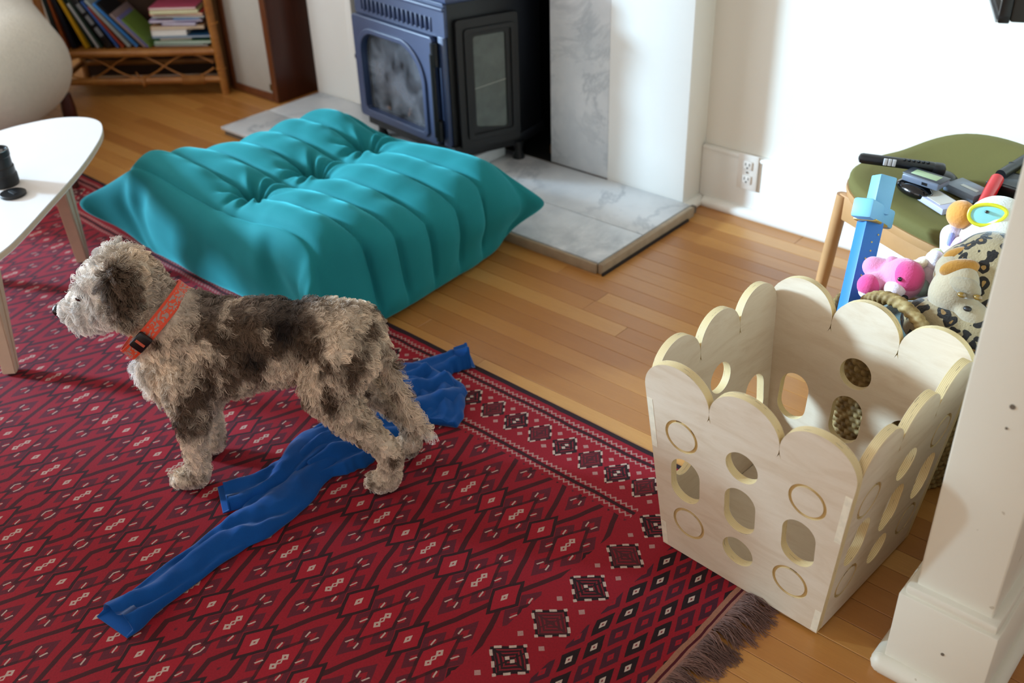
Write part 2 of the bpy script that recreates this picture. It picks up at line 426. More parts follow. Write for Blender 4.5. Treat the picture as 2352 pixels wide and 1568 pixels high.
# duplex outlet on the baseboard
yb = RY1-.019
t = thing('wall_outlet', 'white duplex power outlet set into the baseboard beside the chimney', 'outlet', (-1.418, yb, .092))
M_PL = pm('outlet plastic', '#e6ddd2', .35, var=.02)
obj('cover_plate', G().bx(-1.453, -1.383, yb-.006, yb, .092, .206, .003), M_PL, t)
for zc in (.172, .126):
    f = obj('receptacle', G().bx(-1.434, -1.402, yb-.009, yb-.004, zc-.014, zc+.014, .004), M_PL, t)
    for dx in (-.0065, .0065): obj('slot', G().bx(-1.418+dx-.0012, -1.418+dx+.0012, yb-.0095, yb-.008, zc-.001, zc+.008), M_DARK, f)
    obj('ground_hole', G().cyl((-1.418, yb-.0096, zc-.0075), (-1.418, yb-.008, zc-.0075), .0028), M_DARK, f)
obj('screw', G().cyl((-1.418, yb-.0075, .149), (-1.418, yb-.005, .149), .003), pm('steel', '#9a9a98', .3, 1), t)
# ============================================================ rug
RUG_O = Vector((-.595, 1.5265, 0)); RUG_A = R(-1.1)     # corner at fringe end / far long edge, local x runs away from the fringe (-X)
RUG_L, RUG_W, RUG_T = 3.05, 1.95, .006
def m_rug():
    m, nt, bs = newmat('red knotted rug'); co = objco(nt)
    sp = nt.nodes.new('ShaderNodeSeparateXYZ'); nt.links.new(co, sp.inputs[0])
    wob = noisef(nt, co, 9, 3); wob2 = noisef(nt, mapped(nt, co, (1, 1, 1), (0, 0, 0), (5, 3, 0)), 9, 3)
    kn = noisef(nt, mapped(nt, co, (330, 240, 1)), 1, 2, .5)
    # p: distance from the fringe end, q: distance from the long edge (mirrored to the other side)
    p = X(nt, sp.outputs[0])*-1.0+(wob-.5)*.012; q0 = X(nt, sp.outputs[1])*-1.0+(wob2-.5)*.012
    q = (q0-RUG_W/2).abs()*-1.0+RUG_W/2
    RED = hexc('#860d1a'); RED2 = hexc('#99111f'); DK = hexc('#2a0d0d'); MAR = hexc('#4a1620'); WH = hexc('#bfa595'); PK = hexc('#ad8078'); BK = hexc('#170a0a'); TAN = hexc('#9c6b52')
    # ---- field lattice. A at (0,0),(.068,.184) ; B at (.068,0),(0,.184)
    PX_, PY_ = .1365, .368
    fx = p-(.537); fy = q-(.3455)
    u = (fx/PX_).fract(); v = (fy/PY_).fract()
    def cell(u0, v0):
        a = ((u-u0+.5).fract()-.5)*PX_; b = ((v-v0+.5).fract()-.5)*PY_; return a, b
    def dia(a, b, ra, rb): return a.abs()/ra+b.abs()/rb
    A1 = cell(0, 0); A2 = cell(.5, .5); B1 = cell(.5, 0); B2 = cell(0, .5)
    dA = dia(*A1, .030, .050).mn(dia(*A2, .030, .050))
    # big diamond lattice edges: |x|/.068+|y|/.184 = 1 about B
    e = (dia(*B1, .06825, .184)).mn(dia(*B2, .06825, .184))       # 0 at B centres, ~1 on the edges
    edge = (e-1.0).abs().lt(.085)
    sub = noisef(nt, co, 2.3, 2)
    col = mixc(nt, sub, RED, RED2)
    # maroon inner lozenge frames and hooks
    dB = dia(*B1, .0255, .056).mn(dia(*B2, .0255, .056))
    hook = None
    for (du, dv) in ((.027, .0225), (-.027, .0225), (0, .0735)):
        for s2 in (1, -1):
            for Bc in (B1, B2):
                a = Bc[0]-du*s2; b = Bc[1]-dv*s2; d = dia(a, b, .0205, .033 if dv < .05 else .038)
                h = d.band(.36, 1.0)
                hook = h if hook is None else hook.mx(h)
    col = mixc(nt, hook*.85, col, MAR)
    col = mixc(nt, dB.band(1.0, 1.28)*.8, col, DK)
    col = mixc(nt, dB.lt(1.0), col, RED2)
    col = mixc(nt, edge*.9, col, DK)
    col = mixc(nt, dA.lt(1.10), col, DK)
    col = mixc(nt, dA.lt(.84), col, RED2)
    # white knots
    def rect(a, b, ra, rb): return a.abs().lt(ra)*b.abs().lt(rb)
    wh = None
    def addw(x):
        nonlocal wh
        wh = x if wh is None else wh.mx(x)
    for Ac in (A1, A2):
        addw(dia(*Ac, .0065, .012).band(.28, 1.0))
    for Bc in (B1, B2):
        for dy in (-.0135, 0, .0135):
            d = dia(Bc[0], Bc[1]-dy, .0075 if dy else .0055, .0095); addw(d.band(.32 if dy else .45, 1.0))
        for (du, dv, ax) in ((.027, .0235, 0), (-.027, .0235, 1), (.009, .0725, 0), (-.009, .0725, 1)):
            for s2 in (1, -1):
                a = Bc[0]-du*s2; b = Bc[1]-dv*s2
                r1, r2 = (.0016, .0072)
                addw(rect(a-b*.38, b, r1, r2) if ax == 0 else rect(a+b*.21, b, r1, r2))
    col = mixc(nt, wh*.92, col, WH)
    # ---- long border: two zigzag pairs and a row of stepped lozenges
    def zig(q, c, per, amp, w):
        tri = ((p/per).fract()-.5).abs()*4.0-1.0
        return (q-c-tri*amp).abs().lt(w)
    def border(qq, pp, P, ra, rb, colr, half):
        a = ((pp/P).fract()-.5)*P; b = qq
        d = dia(a, b, ra, rb)
        alt = ((pp/P).floor()*.5).fract().gt(.25)
        colr = mixc(nt, d.lt(1.0), colr, BK)
        # latch hook maze inside
        rg_ = (a.abs()*1.15+b.abs())*(1/.0118)+a.gt(0.0)*.5+b.gt(0.0)*.25; mz = rg_.fract().lt(.42)*(a.abs().gt(.0022))*((b-a*.4).abs().gt(.0018))
        inner = mixc(nt, mz, mixc(nt, alt, hexc('#4a1a1c'), hexc('#1e0c0c')), hexc('#7a1620'))
        colr = mixc(nt, d.lt(.83), colr, inner)
        dash = ((a.abs()-b.abs())*(1/.0058)).sin().gt(-.05)
        colr = mixc(nt, d.band(.88, 1.06)*dash, colr, WH)
        colr = mixc(nt, dia(a, b.abs()-.006, .0055, .0055).lt(1.0)*alt, colr, WH)
        colr = mixc(nt, dia(a.abs()-P/2, b.abs()-half, .0075, .0075).band(.0, 1.0), colr, PK)
        return colr
    bcol = mixc(nt, sub, RED, RED2)
    bcol = border(q-.1075, p+.008, .0725, .034, .042, bcol, .03)
    for c in (.030, .052, .176, .199):
        bcol = mixc(nt, zig(q, c, .0135, .0042, .0026), bcol, PK)
    for c in (.041, .1875): bcol = mixc(nt, (q-c).abs().lt(.0045), bcol, DK)
    bcol = mixc(nt, q.lt(.014), bcol, hexc('#1d1416'))
    col = mixc(nt, q.lt(.211), col, bcol)
    # ---- end border of larger lozenges
    pe = (p-RUG_L/2).abs()*-1.0+RUG_L/2
    ecol = mixc(nt, sub, RED, RED2)
    ecol = border(pe-.2285, q-.0185, .1115, .043, .046, ecol, .026)
    # ---- flat end panel of small lozenges
    SX, SY = .0362, .1025
    sk = pe+(q*.02)
    w_ = sk/SX; r_ = q/SY
    def lat(o1, o2):
        a = ((w_-o1+.5).fract()-.5)*SX; b = ((r_-o2+.5).fract()-.5)*SY; return a, b, (w_-o1+.5).floor()
    L1 = lat(0, 0); L2 = lat(.5, .5)
    pcol = mixc(nt, sub, RED, RED2)
    for (a, b, idx), ph in ((L1, 0.0), (L2, 0.0)):
        odd = (idx*.5+ph).fract().gt(.25)
        d = dia(a, b, .0145, .0365)
        pcol = mixc(nt, d.lt(1.0), pcol, mixc(nt, odd, BK, hexc('#421420')))
        pcol = mixc(nt, dia(a, b, .0052, .0125).lt(1.0), pcol, mixc(nt, odd, WH, RED2))
        pcol = mixc(nt, dia(a, b, .0018, .004).lt(1.0), pcol, hexc('#7a2028'))
    ecol = mixc(nt, pe.lt(.1735), ecol, pcol)
    ecol = mixc(nt, pe.lt(.020), ecol, TAN); ecol = mixc(nt, pe.band(.0055, .0105), ecol, hexc('#4a0e16')); ecol = mixc(nt, pe.lt(.0055), ecol, hexc('#a0705f'))
    qb = q.gt(.15)
    col = mixc(nt, pe.lt(.286)*qb, col, ecol); col = mixc(nt, pe.lt(.1735), col, ecol)
    col = mixc(nt, q.lt(.014)*pe.gt(.0), col, hexc('#1d1416'))
    col = mixc(nt, (kn-.5)*.5+.12, col, hexc('#2a0509'))
    nt.links.new(col, bs.inputs['Base Color'])
    setp(bs, rough=.85, spec=.25, sheen=.35, sheen_rough=.4); bs.inputs['Sheen Tint'].default_value = hexc('#b06a80')
    bump(nt, bs, kn+wh*.3, .35, .0012); return m
M_RUG = m_rug()
def rug_w(px_, q_):  # local -> world xy
    c, s = math.cos(RUG_A), math.sin(RUG_A); return (RUG_O.x-c*px_+s*q_, RUG_O.y-s*px_-c*q_)
g = G(); nu, nv = 90, 60
def rz(p, q): return .0015*mnoise.noise(Vector((p*3, q*3, 1)))
def redge(p, q): return .004*mnoise.noise(Vector((p*4, 3.3, 0))) if q < .02 else 0
top = g.grid(lambda i, j: (-(RUG_L*i/(nu-1)), -(RUG_W*j/(nv-1))+redge(RUG_L*i/(nu-1), RUG_W*j/(nv-1)), RUG_T+max(-.001, rz(RUG_L*i/(nu-1), RUG_W*j/(nv-1)))), nu, nv)
rim = [top[i][0] for i in range(nu)]+[top[-1][j] for j in range(1, nv)]+[top[i][-1] for i in range(nu-2, -1, -1)]+[top[0][j] for j in range(nv-2, 0, -1)]
low = [g.bm.verts.new((v.co.x, v.co.y, .0005)) for v in rim]
for i in range(len(rim)):
    k = (i+1) % len(rim); g.bm.faces.new((rim[i], low[i], low[k], rim[k]))
rug = thing('area_rug', 'dark red knotted rug with lozenge pattern, zigzag borders and brown fringe', 'rug', (RUG_O.x, RUG_O.y, 0), RUG_A)
obj('pile', g, M_RUG, rug, 40, world=False)
# fringe of wool strands at the end
def strands(name, roots, m, parent, npts=6, r0=.0009, r1=.0004, colors=None, world=True, root=1.0, tip=1.0):
    hc = bpy.data.hair_curves.new(name); n = len(roots); hc.add_curves([npts]*n)
    P = np.array(roots, dtype=np.float32).reshape(-1, 3)
    if parent is not None and world:
        Mi = np.array(wmat(parent).inverted()); P = (P @ Mi[:3, :3].T+Mi[:3, 3]).astype(np.float32)
    hc.attributes['position'].data.foreach_set('vector', P.ravel())
    ra = hc.attributes.get('radius') or hc.attributes.new('radius', 'FLOAT', 'POINT')
    ra.data.foreach_set('value', np.tile(np.linspace(r0, r1, npts), n).astype(np.float32))
    if colors is not None:
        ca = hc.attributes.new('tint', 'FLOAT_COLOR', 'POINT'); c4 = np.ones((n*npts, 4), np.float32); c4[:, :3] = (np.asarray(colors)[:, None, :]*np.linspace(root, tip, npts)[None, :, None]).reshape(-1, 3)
        ca.data.foreach_set('color', c4.ravel())
    hc.materials.append(m); o = bpy.data.objects.new(name, hc); COL.objects.link(o)
    if parent is not None: o.parent = parent
    o['kind'] = 'stuff'; return o
def m_fiber(name, rough=.7, spec=.3, tint=True, color=None):
    m, nt, bs = newmat(name)
    if tint:
        a = nt.nodes.new('ShaderNodeAttribute'); a.attribute_name = 'tint'; nt.links.new(a.outputs['Color'], bs.inputs['Base Color'])
    else: bs.inputs['Base Color'].default_value = color
    setp(bs, rough=rough, spec=spec); return m
M_FIB = m_fiber('wool fibre')
fr = []; fc = []; rr = random.Random(3)
nt_ = 150
for k in range(nt_):
    qc = .23+(RUG_W-.3)*k/nt_+rr.uniform(-.004, .004)
    if qc > 1.1: break
    L = rr.uniform(.055, .082); dq = rr.uniform(-.012, .02)+.012*math.sin(qc*40)
    vv_ = rr.uniform(.9, 1.15); cc = lin((.46*vv_, .34*vv_, .30*vv_))
    for s_ in range(34):
        q1 = qc+rr.gauss(0, .0035); l2 = L*rr.uniform(.75, 1.05); sp_ = rr.gauss(0, .008); hh = abs(rr.gauss(0, .004)); ph = rr.uniform(0, 6)
        row = []
        for i in range(7):
            t_ = i/6; wv = .0025*math.sin(ph+t_*7)
            lx = t_*l2; ly = -(q1+dq*t_+sp_*t_*t_+wv)
            row.append((lx, ly, max(.0012, .005*(1-t_)+hh*math.sin(PI*min(1, t_*1.1))*1.6+.001)))
        fr.append(row); fc.append(cc)
strands('fringe', fr, M_FIB, rug, 7, .0008, .0004, np.array(fc), world=False)

# ============================================================ teal ottoman
def m_velvet(name, c, sheen=.5):
    m, nt, bs = newmat(name); co = objco(nt); n1 = noisef(nt, co, 7, 3); n2 = noisef(nt, co, 260, 2)
    cc = hexc(c); nt.links.new(mixc(nt, n1*.4+n2*.25, tuple(v*.8 for v in cc[:3])+(1,), tuple(min(1, v*1.15) for v in cc[:3])+(1,)), bs.inputs['Base Color'])
    setp(bs, rough=.85, spec=.2, sheen=sheen, sheen_rough=.35); bs.inputs['Sheen Tint'].default_value = tuple(min(1, v*1.8+.05) for v in cc[:3])+(1,)
    bump(nt, bs, n2, .25, .0008); return m
OT = Vector((-2.335, 1.742, 0)); OHX, OHY, OHZ = .487, .378, .300
SEAMS = [-.32, -.215, -.108, 0, .108, .215, .32]; BTN = [(.03, -.215), (.03, 0.0), (.03, .215)]
g = G(); NU, NV = 460, 150
prof = [(.92, .0), (.965, .018), (.993, .06), (1.0, .115), (1.0, .165), (.985, .21), (.95, .255), (.89, .292), (.80, .317), (.66, .33), (.5, .334), (.34, .333), (.18, .331), (.04, .33)]
PC = catmull([(a, b*.9, 0) for a, b in prof], NV)
def ott(i, j):
    th = 2*PI*i/NU; rho, z = PC[j].x, PC[j].y
    c, s = math.cos(th), math.sin(th); n_ = 7.0 if rho > .6 else 2+5*max(0, (rho-.05)/.55)
    r_ = (abs(c)**n_+abs(s)**n_)**(-1/n_)
    ux, uy = r_*c*rho, r_*s*rho                       # -1..1 square
    x, y = ux*OHX, uy*OHY
    if ux > 0: x *= 1.085-.03*uy
    if ux < 0: x *= 1-.16*smoothstep(.06, .27, z)
    # ears at the four corners, at mid height
    dth = abs((th % (PI/2))-PI/4)
    ear = math.exp(-(dth/.075)**1.6)*math.exp(-((z-.125)/.075)**2)*smoothstep(.75, .98, rho)
    x += ear*(.056 if c > 0 else -.078); y += ear*.085*(1 if s > 0 else -1)
    # pinch either side of the ear
    pin = math.exp(-((dth-.22)/.07)**2)*smoothstep(.8, 1, rho)*math.exp(-((z-.15)/.1)**2)
    x -= pin*.014*(1 if c > 0 else -1); y -= pin*.020*(1 if s > 0 else -1)
    # inward normal estimate
    nx, ny, nz = (abs(ux)**5)*(1 if ux > 0 else -1), (abs(uy)**5)*(1 if uy > 0 else -1), 0
    tz = smoothstep(.18, .297, z) if rho < 1 and z > .18 else 0
    side = max(0, 1-tz)
    # seams running along x over the top and down both x faces
    gv = 0; pf = 0; dmin = 1
    for sm in SEAMS: dmin = min(dmin, abs(uy*OHY-sm))
    depth = .015*math.exp(-(dmin/.0075)**2)+.013*math.exp(-(dmin/.028)**2)
    if z < .2: depth *= smoothstep(.0, .09, z)*smoothstep(.55, .8, abs(ux))
    x -= nx*depth*side*1.1; z2 = z-depth*tz
    # loose soft lumps
    w3 = mnoise.noise(Vector((x*6, y*6, z*6)))*.007+mnoise.noise(Vector((x*15, y*13, z*14)))*.0028
    x += nx*w3*side; y += ny*w3*side; z2 += w3*tz*1.2
    z2 += tz*.065*(abs(ux)*abs(uy))**1.6*math.exp(-((max(abs(ux), abs(uy))-.8)/.35)**2)
    # crown: the middle of the top sags towards the buttons
    z2 -= .030*tz*math.exp(-((ux-.05)/.6)**2)*(1-.5*abs(uy))+.022*tz*(1-uy*uy)*smoothstep(.3, .95, abs(ux))
    for bx_, by_ in BTN:
        dx, dy = x-bx_, y-by_; rr_ = math.hypot(dx, dy); an = math.atan2(dy, dx)
        z2 -= tz*(.042*math.exp(-(rr_/.035)**2)+.030*math.exp(-(rr_/.095)**2))
        z2 += tz*.0105*math.exp(-((rr_-.05)/.05)**2)*math.sin(an*9+3*mnoise.noise(Vector((an*2, by_*9, 0)))+rr_*22)
    # vertical wrinkles on the end faces
    x_ = x; y += ny*side*.005*math.sin(x_*60+8*mnoise.noise(Vector((x_*6, 0, 2))))*smoothstep(.75, 1, abs(uy))*smoothstep(.45, .85, abs(ux))
    x += y*((.06+.16*smoothstep(.0, .16, z)) if ux < 0 else .13*smoothstep(.04, .18, z))*smoothstep(.12, .7, abs(ux))
    return (OT.x+x-.012, OT.y+y, max(.0078, z2+.004))
vs = g.grid(ott, NU, NV, True, False)
g.bm.faces.new([vs[i][NV-1] for i in range(NU)]); g.bm.faces.new([vs[i][0] for i in range(NU)][::-1])
ot = thing('ottoman', 'teal pleated floor ottoman with three deep buttons and pointed corners', 'ottoman', (OT.x, OT.y, 0))
M_TEAL = m_velvet('teal velvet', '#1d8085', 1.0)
obj('cushion', g, M_TEAL, ot, 180)
for bx_, by_ in BTN:
    obj('button', G().ell((OT.x+bx_-.012, OT.y+by_, OHZ-.098), (.013, .013, .005), None, 2), M_TEAL, ot)

# ============================================================ plywood crate
def m_ply():
    m, nt, bs = newmat('birch plywood'); co = objco(nt); sp = nt.nodes.new('ShaderNodeSeparateXYZ'); nt.links.new(co, sp.inputs[0])
    z = X(nt, sp.outputs[2])
    gr = noisef(nt, mapped(nt, co, (2.2, 9, 3)), 3, 5, .6, 1.2); fine = noisef(nt, mapped(nt, co, (20, 260, 20)), 2, 2)
    face = ramp(nt, gr, [(.25, hexc('#cdb598')), (.5, hexc('#d9c5ab')), (.75, hexc('#dfcdb5'))])
    face = mixc(nt, (fine-.5).abs()*.5, face, hexc('#b99670'))
    kn = noisef(nt, mapped(nt, co, (1, 1.6, 1)), 17, 1, .3).gt(.80)
    face = mixc(nt, kn*.7, face, hexc('#8a5a38'))
    st = ((z+.008)*(1/.0027)).fract().gt(.52); dk = noisef(nt, mapped(nt, co, (30, 30, 300)), 1, 2).gt(.66)
    edge = mixc(nt, st, hexc('#e7d2a4'), hexc('#d0b078')); edge = mixc(nt, dk*st*.8, edge, hexc('#6d4a2c'))
    isf = z.abs().gt(.00785)
    nt.links.new(mixc(nt, isf, edge, face), bs.inputs['Base Color']); setp(bs, rough=.55, spec=.3); bump(nt, bs, fine+gr, .06, .001); return m
M_PLY = m_ply()
CRC = Vector((-.611, 1.470, 0)); CRA = R(-4); CB, CT, CH = .170, .2075, .40     # half widths at floor and at z=CH
def wid(z, extra=0): return CB+(CT-CB)*z/CH+extra
SL = math.hypot(CH, CT-CB)/CH                                               # slant factor
def lobe_outline(inset):
    """panel outline in (u, v): v is slant height"""
    hw = lambda v: wid(v)-inset
    pts = [(-hw(0), 0), (hw(0), 0)]
    r_ = hw(.39)/3.0; vc = .386
    for n_, cx in enumerate((2*r_, 0, -2*r_)):
        a0, a1 = (R(-8), R(180-38)) if n_ == 0 else ((R(38), R(142)) if n_ == 1 else (R(38), R(188)))
        a0 = R(-8) if n_ == 0 else R(-20); a1 = R(200) if n_ < 2 else R(188)
        for k in range(25):
            a = a0+(a1-a0)*k/24; pts.append((cx+r_*1.0*math.cos(a), vc+r_*math.sin(a)*.93))
        if n_ < 2: pts.append((cx-r_, vc-.014))
    return pts
ROWS = (.092, .196, .300); COLF = (-1, 0, 1)
def crate_panel(inset, grooves_out=True):
    outl = lobe_outline(inset)
    holes = [stadium(.118*c*(wid(.196)/wid(.2)), ROWS[1],   .064, .104) for c in COLF]+[circ(0, ROWS[0], .0325), circ(0, ROWS[2], .0325)]
    rings = [(c*(.118+(r_-.196)*.085), r_) for c in (-1, 1) for r_ in (ROWS[0], ROWS[2])]
    front = [outl]+holes
    for (x, y) in rings: front += [circ(x, y, .0355), circ(x, y, .0296)]
    a = curve_panel(front, .0035, 'pa'); a.transform(Matrix.Translation((0, 0, .0080-.00175)))
    b = curve_panel([outl]+holes, .0125, 'pb'); b.transform(Matrix.Translation((0, 0, -.008+.00625)))
    return joinmesh([a, b], 'panel')
cr = thing('crate', 'birch plywood crate with scalloped rim and round and oblong cut-outs', 'crate', (CRC.x, CRC.y, 0), CRA)
tilt = math.atan2(CT-CB, CH)
pw = crate_panel(0.0); pn = crate_panel(.016)
for k, nm in enumerate(range(4)):
    me = pw if k % 2 == 0 else pn
    o = link('side_panel', me, M_PLY, cr, 35, world=False)
    # local: x=u, y=v (up the panel), z = outward
    B = Matrix(((1, 0, 0), (0, math.sin(tilt), -math.cos(tilt)), (0, math.cos(tilt), math.sin(tilt))))   # columns u, v, n for the -Y side
    B = Matrix(((1, 0, 0), (0, -math.sin(tilt), -math.cos(tilt)), (0, math.cos(tilt), -math.sin(tilt)))).to_4x4()
    M = Matrix.Rotation(k*PI/2, 4, 'Z') @ Matrix.Translation((0, -(CB-.008), .0078)) @ B
    o.matrix_basis = M
fl = curve_panel([[(-.155, -.155), (.155, -.155), (.155, .155), (-.155, .155)]], .016, 'bottom'); fl.transform(Matrix.Translation((0, 0, .03)))
link('bottom_panel', fl, M_PLY, cr, 35, world=False)
# end-grain tenons showing through the wide panels
M_TEN = pm('ply end grain', '#e6d8bd', .6, var=.25, vscale=60)
for k in (0, 2):
    for s in (-1, 1):
        for (v0, v1) in ((.245, .355), (.004, .06)):
            g = G(); vm = (v0+v1)/2; u = s*(wid(vm)-.0065); lean = s*(wid(v1)-wid(v0))/(v1-v0)
            c8 = []
            for dz in (-.0082, .0084):
                for (du, v) in ((-.006, v0), (.0062, v0), (.0062, v1), (-.006, v1)):
                    c8.append(g.bm.verts.new((s*(wid(v)-.0065)+du, v, dz)))
            a = c8
            for f in ((0, 1, 2, 3), (7, 6, 5, 4), (0, 4, 5, 1), (1, 5, 6, 2), (2, 6, 7, 3), (3, 7, 4, 0)): g.bm.faces.new([a[q] for q in f])
            me = g.mesh('tenon'); M = Matrix.Rotation(k*PI/2, 4, 'Z') @ Matrix.Translation((0, -(CB-.008), .0078)) @ B
            me.transform(M); link('tenon', me, M_TEN, cr, 0, world=False)

# ============================================================ coffee table with lens and cap
TZ = .36
tp = [onz(px, py, TZ) for px, py in ((0, 300), (60, 284), (130, 271), (190, 269), (225, 277), (235, 295), (225, 325), (180, 390), (100, 480), (40, 545), (0, 580))]
tp = [(p.x, p.y) for p in tp]+[(-2.26, .70), (-2.25, .55), (-2.34, .44), (-2.5, .42), (-2.75, .55), (-2.98, .78), (-3.09, 1.0)]
oc = [(p.x, p.y) for p in catclosed([(a, b, 0) for a, b in tp], 140)]
M_ASH = pm('pale ash wood', '#d9c3a4', .5, var=.12, vscale=20, bscale=60, bstr=.1)
M_ASHD = pm('darker ash wood', '#b08a62', .5, var=.15, vscale=20)
tb = thing('coffee_table', 'white-topped coffee table with rounded corner and pale tapered legs', 'table', (-2.65, .95, .0))
obj('tabletop', G().prism(oc, TZ-.018, TZ, .0025), pm('white laminate', '#efeae6', .35, var=.02), tb, 40)
cx = sum(p[0] for p in oc)/len(oc); cy = sum(p[1] for p in oc)/len(oc)
obj('edge_band', G().prism([((x-cx)*1.0012+cx, (y-cy)*1.0012+cy) for x, y in oc], TZ-.0155, TZ-.003), M_ASH, tb, 60)
for (bx_, by_, tx_, ty_) in ((-2.413, .79, -2.36, .80), (-2.819, 1.225, -2.70, 1.17), (-2.99, .95, -2.9, .98)):
    L_ = obj('leg', G(), M_ASH, tb) if False else None
    d1 = Vector((.6, .8, 0)).normalized()
    for s_, mm in ((-1, M_ASH), (1, M_ASHD)):
        pass
    # leg of two laminations: pale blade and darker core
    ax = Vector((tx_-bx_, ty_-by_, TZ-.018-RUG_T))
    def blade(off0, off1, w0, w1, th, mm):
        g = G(); side = Vector((-.74, .67, 0)); dep = Vector((.67, .74, 0)); vv = []
        for (h, w) in ((0, w0), (1, w1)):
            c = Vector((bx_, by_, RUG_T+.0018))+ax*h+side*(off0 if h == 0 else off1)
            for (a, b) in ((-1, -1), (1, -1), (1, 1), (-1, 1)): vv.append(g.bm.verts.new(c+side*a*w/2+dep*b*th/2))
        for f in ((3, 2, 1, 0), (4, 5, 6, 7), (0, 1, 5, 4), (1, 2, 6, 5), (2, 3, 7, 6), (3, 0, 4, 7)): g.bm.faces.new([vv[q] for q in f])
        bmesh.ops.bevel(g.bm, geom=list(g.bm.edges), offset=.003, segments=2, affect='EDGES')
        return g
    lg = obj('leg', blade(-.006, -.022, .018, .036, .034, mm), M_ASH, tb, 40)
    obj('leg_blade', blade(.009, .022, .014, .034, .034, mm), M_ASH, lg, 40)
    obj('leg_core', blade(.002, .0, .014, .022, .024, mm), M_ASHD, lg, 40)
M_BLK = pm('black plastic', '#0c0c0e', .38, var=.1); M_RUB = pm('ribbed black rubber', '#08080a', .6, var=.1)
lc = Vector((-2.700, 1.025, TZ))
ln = thing('camera_lens', 'black camera lens standing upright on the white table', 'lens', lc)
obj('barrel', G().lathe([(0, 0), (.036, 0), (.037, .002), (.037, .03), (.0355, .032), (.0355, .05), (.033, .053), (.033, .078), (.0345, .08), (.0345, .094), (.032, .097), (.030, .097), (.029, .092), (0, .090)], lc, 56), M_BLK, ln, 30)
obj('focus_ring', G().lathe([(.0365, .006), (.0378, .008), (.0378, .027), (.0365, .029)], lc, 56), M_RUB, ln, 30)
obj('mount_ring', G().lathe([(.030, .0972), (.0335, .0972), (.0338, .0955), (.0335, .094)], lc, 48), pm('grey metal', '#8d9094', .25, 1), ln, 30)
obj('rear_glass', G().lathe([(0, .0935), (.012, .0932), (.02, .0925)], lc, 32), pm('coated glass', '#1a2230', .05, coat=1), ln, 60)
obj('index_dot', G().ell(lc+Vector((.0308, -.0175, .062)), (.0022, .0022, .0022), None, 2), pm('pale green mark', '#b9d6a0', .4), ln)
cc = Vector((-2.612, 1.004, TZ))
cp = thing('lens_cap', 'round black lens cap lying on the white table beside the lens', 'lens cap', cc)
obj('disc', G().lathe([(0, 0), (.030, 0), (.0325, .002), (.033, .007), (.031, .0085), (.012, .0085), (0, .0082)], cc, 48), M_BLK, cp, 30)
obj('grip', G().bx(cc.x-.016, cc.x+.016, cc.y-.005, cc.y+.005, TZ+.0083, TZ+.0096, .001), M_RUB, cp)
# ============================================================ pellet stove in the fireplace
FLs, FRs, BRs = Vector((-2.817, 2.3965, 0)), Vector((-2.319, 2.3335, 0)), Vector((-2.225, 2.57, 0))
fd = (FRs-FLs).normalized(); fn = Vector((fd.y, -fd.x, 0)); FW = (FRs-FLs).length          # fn points into the room
sd = (BRs-FRs).normalized(); sn = Vector((sd.y, -sd.x, 0)); SW = (BRs-FRs).length
BLs = FLs+Vector((-.13, .235, 0)); BK1 = BRs+Vector((-.02, .16, 0)); BK0 = BLs+Vector((.02, .19, 0))
FM = Matrix(((fd.x, -fn.x, 0, FLs.x), (fd.y, -fn.y, 0, FLs.y), (0, 0, 1, 0), (0, 0, 0, 1)))      # local x along front, y inward, z up
SM = Matrix(((sd.x, -sn.x, 0, FRs.x), (sd.y, -sn.y, 0, FRs.y), (0, 0, 1, 0), (0, 0, 0, 1)))
M_IRON_LIT = pm('black iron tinted with blue window light', '#20365f', .5, var=.1, vscale=12, coat=.5, coat_rough=.5, spec=.9)  # blue window reflection on the front is put into the base colour
M_IRON2 = pm('matt black iron', '#0b0c0f', .45, var=.1, spec=.5)
st = thing('stove', 'black cast-iron pellet stove with arched glass door in the fireplace', 'stove', (-2.55, 2.5, HZ))
ins = lambda P, k: P+(Vector((-2.56, 2.6, 0))-P).normalized()*k
body = [FLs, FRs, BRs, BK1, BK0, BLs]
obj('body', G().prism([(p.x, p.y) for p in [ins(q, .018) for q in body]], .10, .60, .004), M_IRON2, st)
obj('hopper_cap', G().prism([(p.x, p.y) for p in [ins(q, -.015) for q in body]], .635, .662, .008).prism([(p.x, p.y) for p in [ins(q, -.004) for q in body]], .598, .64, .012).prism([(p.x, p.y) for p in [ins(q, .02) for q in body]], .66, .76, .01), M_IRON_LIT, st)
obj('base_skirt', G().prism([(p.x, p.y) for p in [ins(q, .005) for q in body]], .085, .125, .006), M_IRON2, st)
def plate(splines, thick, M, y, bev=.001):
    me = curve_panel(splines, thick, 'plate', bev)
    me.transform(M @ Matrix.Translation((0, y, 0)) @ Matrix(((1, 0, 0, 0), (0, 0, 1, 0), (0, 1, 0, 0), (0, 0, 0, 1)))); return me
def rrect(x0, x1, y0, y1, r, n=8):
    out = []
    for cx_, cy_, a in ((x1-r, y1-r, 0), (x0+r, y1-r, 90), (x0+r, y0+r, 180), (x1-r, y0+r, 270)):
        for k in range(n+1): t_ = R(a+90*k/n); out.append((cx_+r*math.cos(t_), cy_+r*math.sin(t_)))
    return out
def arch(x0, x1, y0, y1, r0=.012, rt=.11, dip=.014, n=14):
    out = [(x1-r0, y0), (x1, y0+r0)]
    for k in range(n+1): t_ = PI/2*k/n; out.append((x1-rt+rt*math.cos(t_), y1-rt+rt*math.sin(t_)-dip*(math.cos(t_))))
    for k in range(n+1): t_ = PI/2+PI/2*k/n; out.append((x0+rt*.7+rt*.7*math.cos(t_), y1-rt*.7+rt*.7*math.sin(t_)))
    return out+[(x0, y0+r0), (x0+r0, y0)]
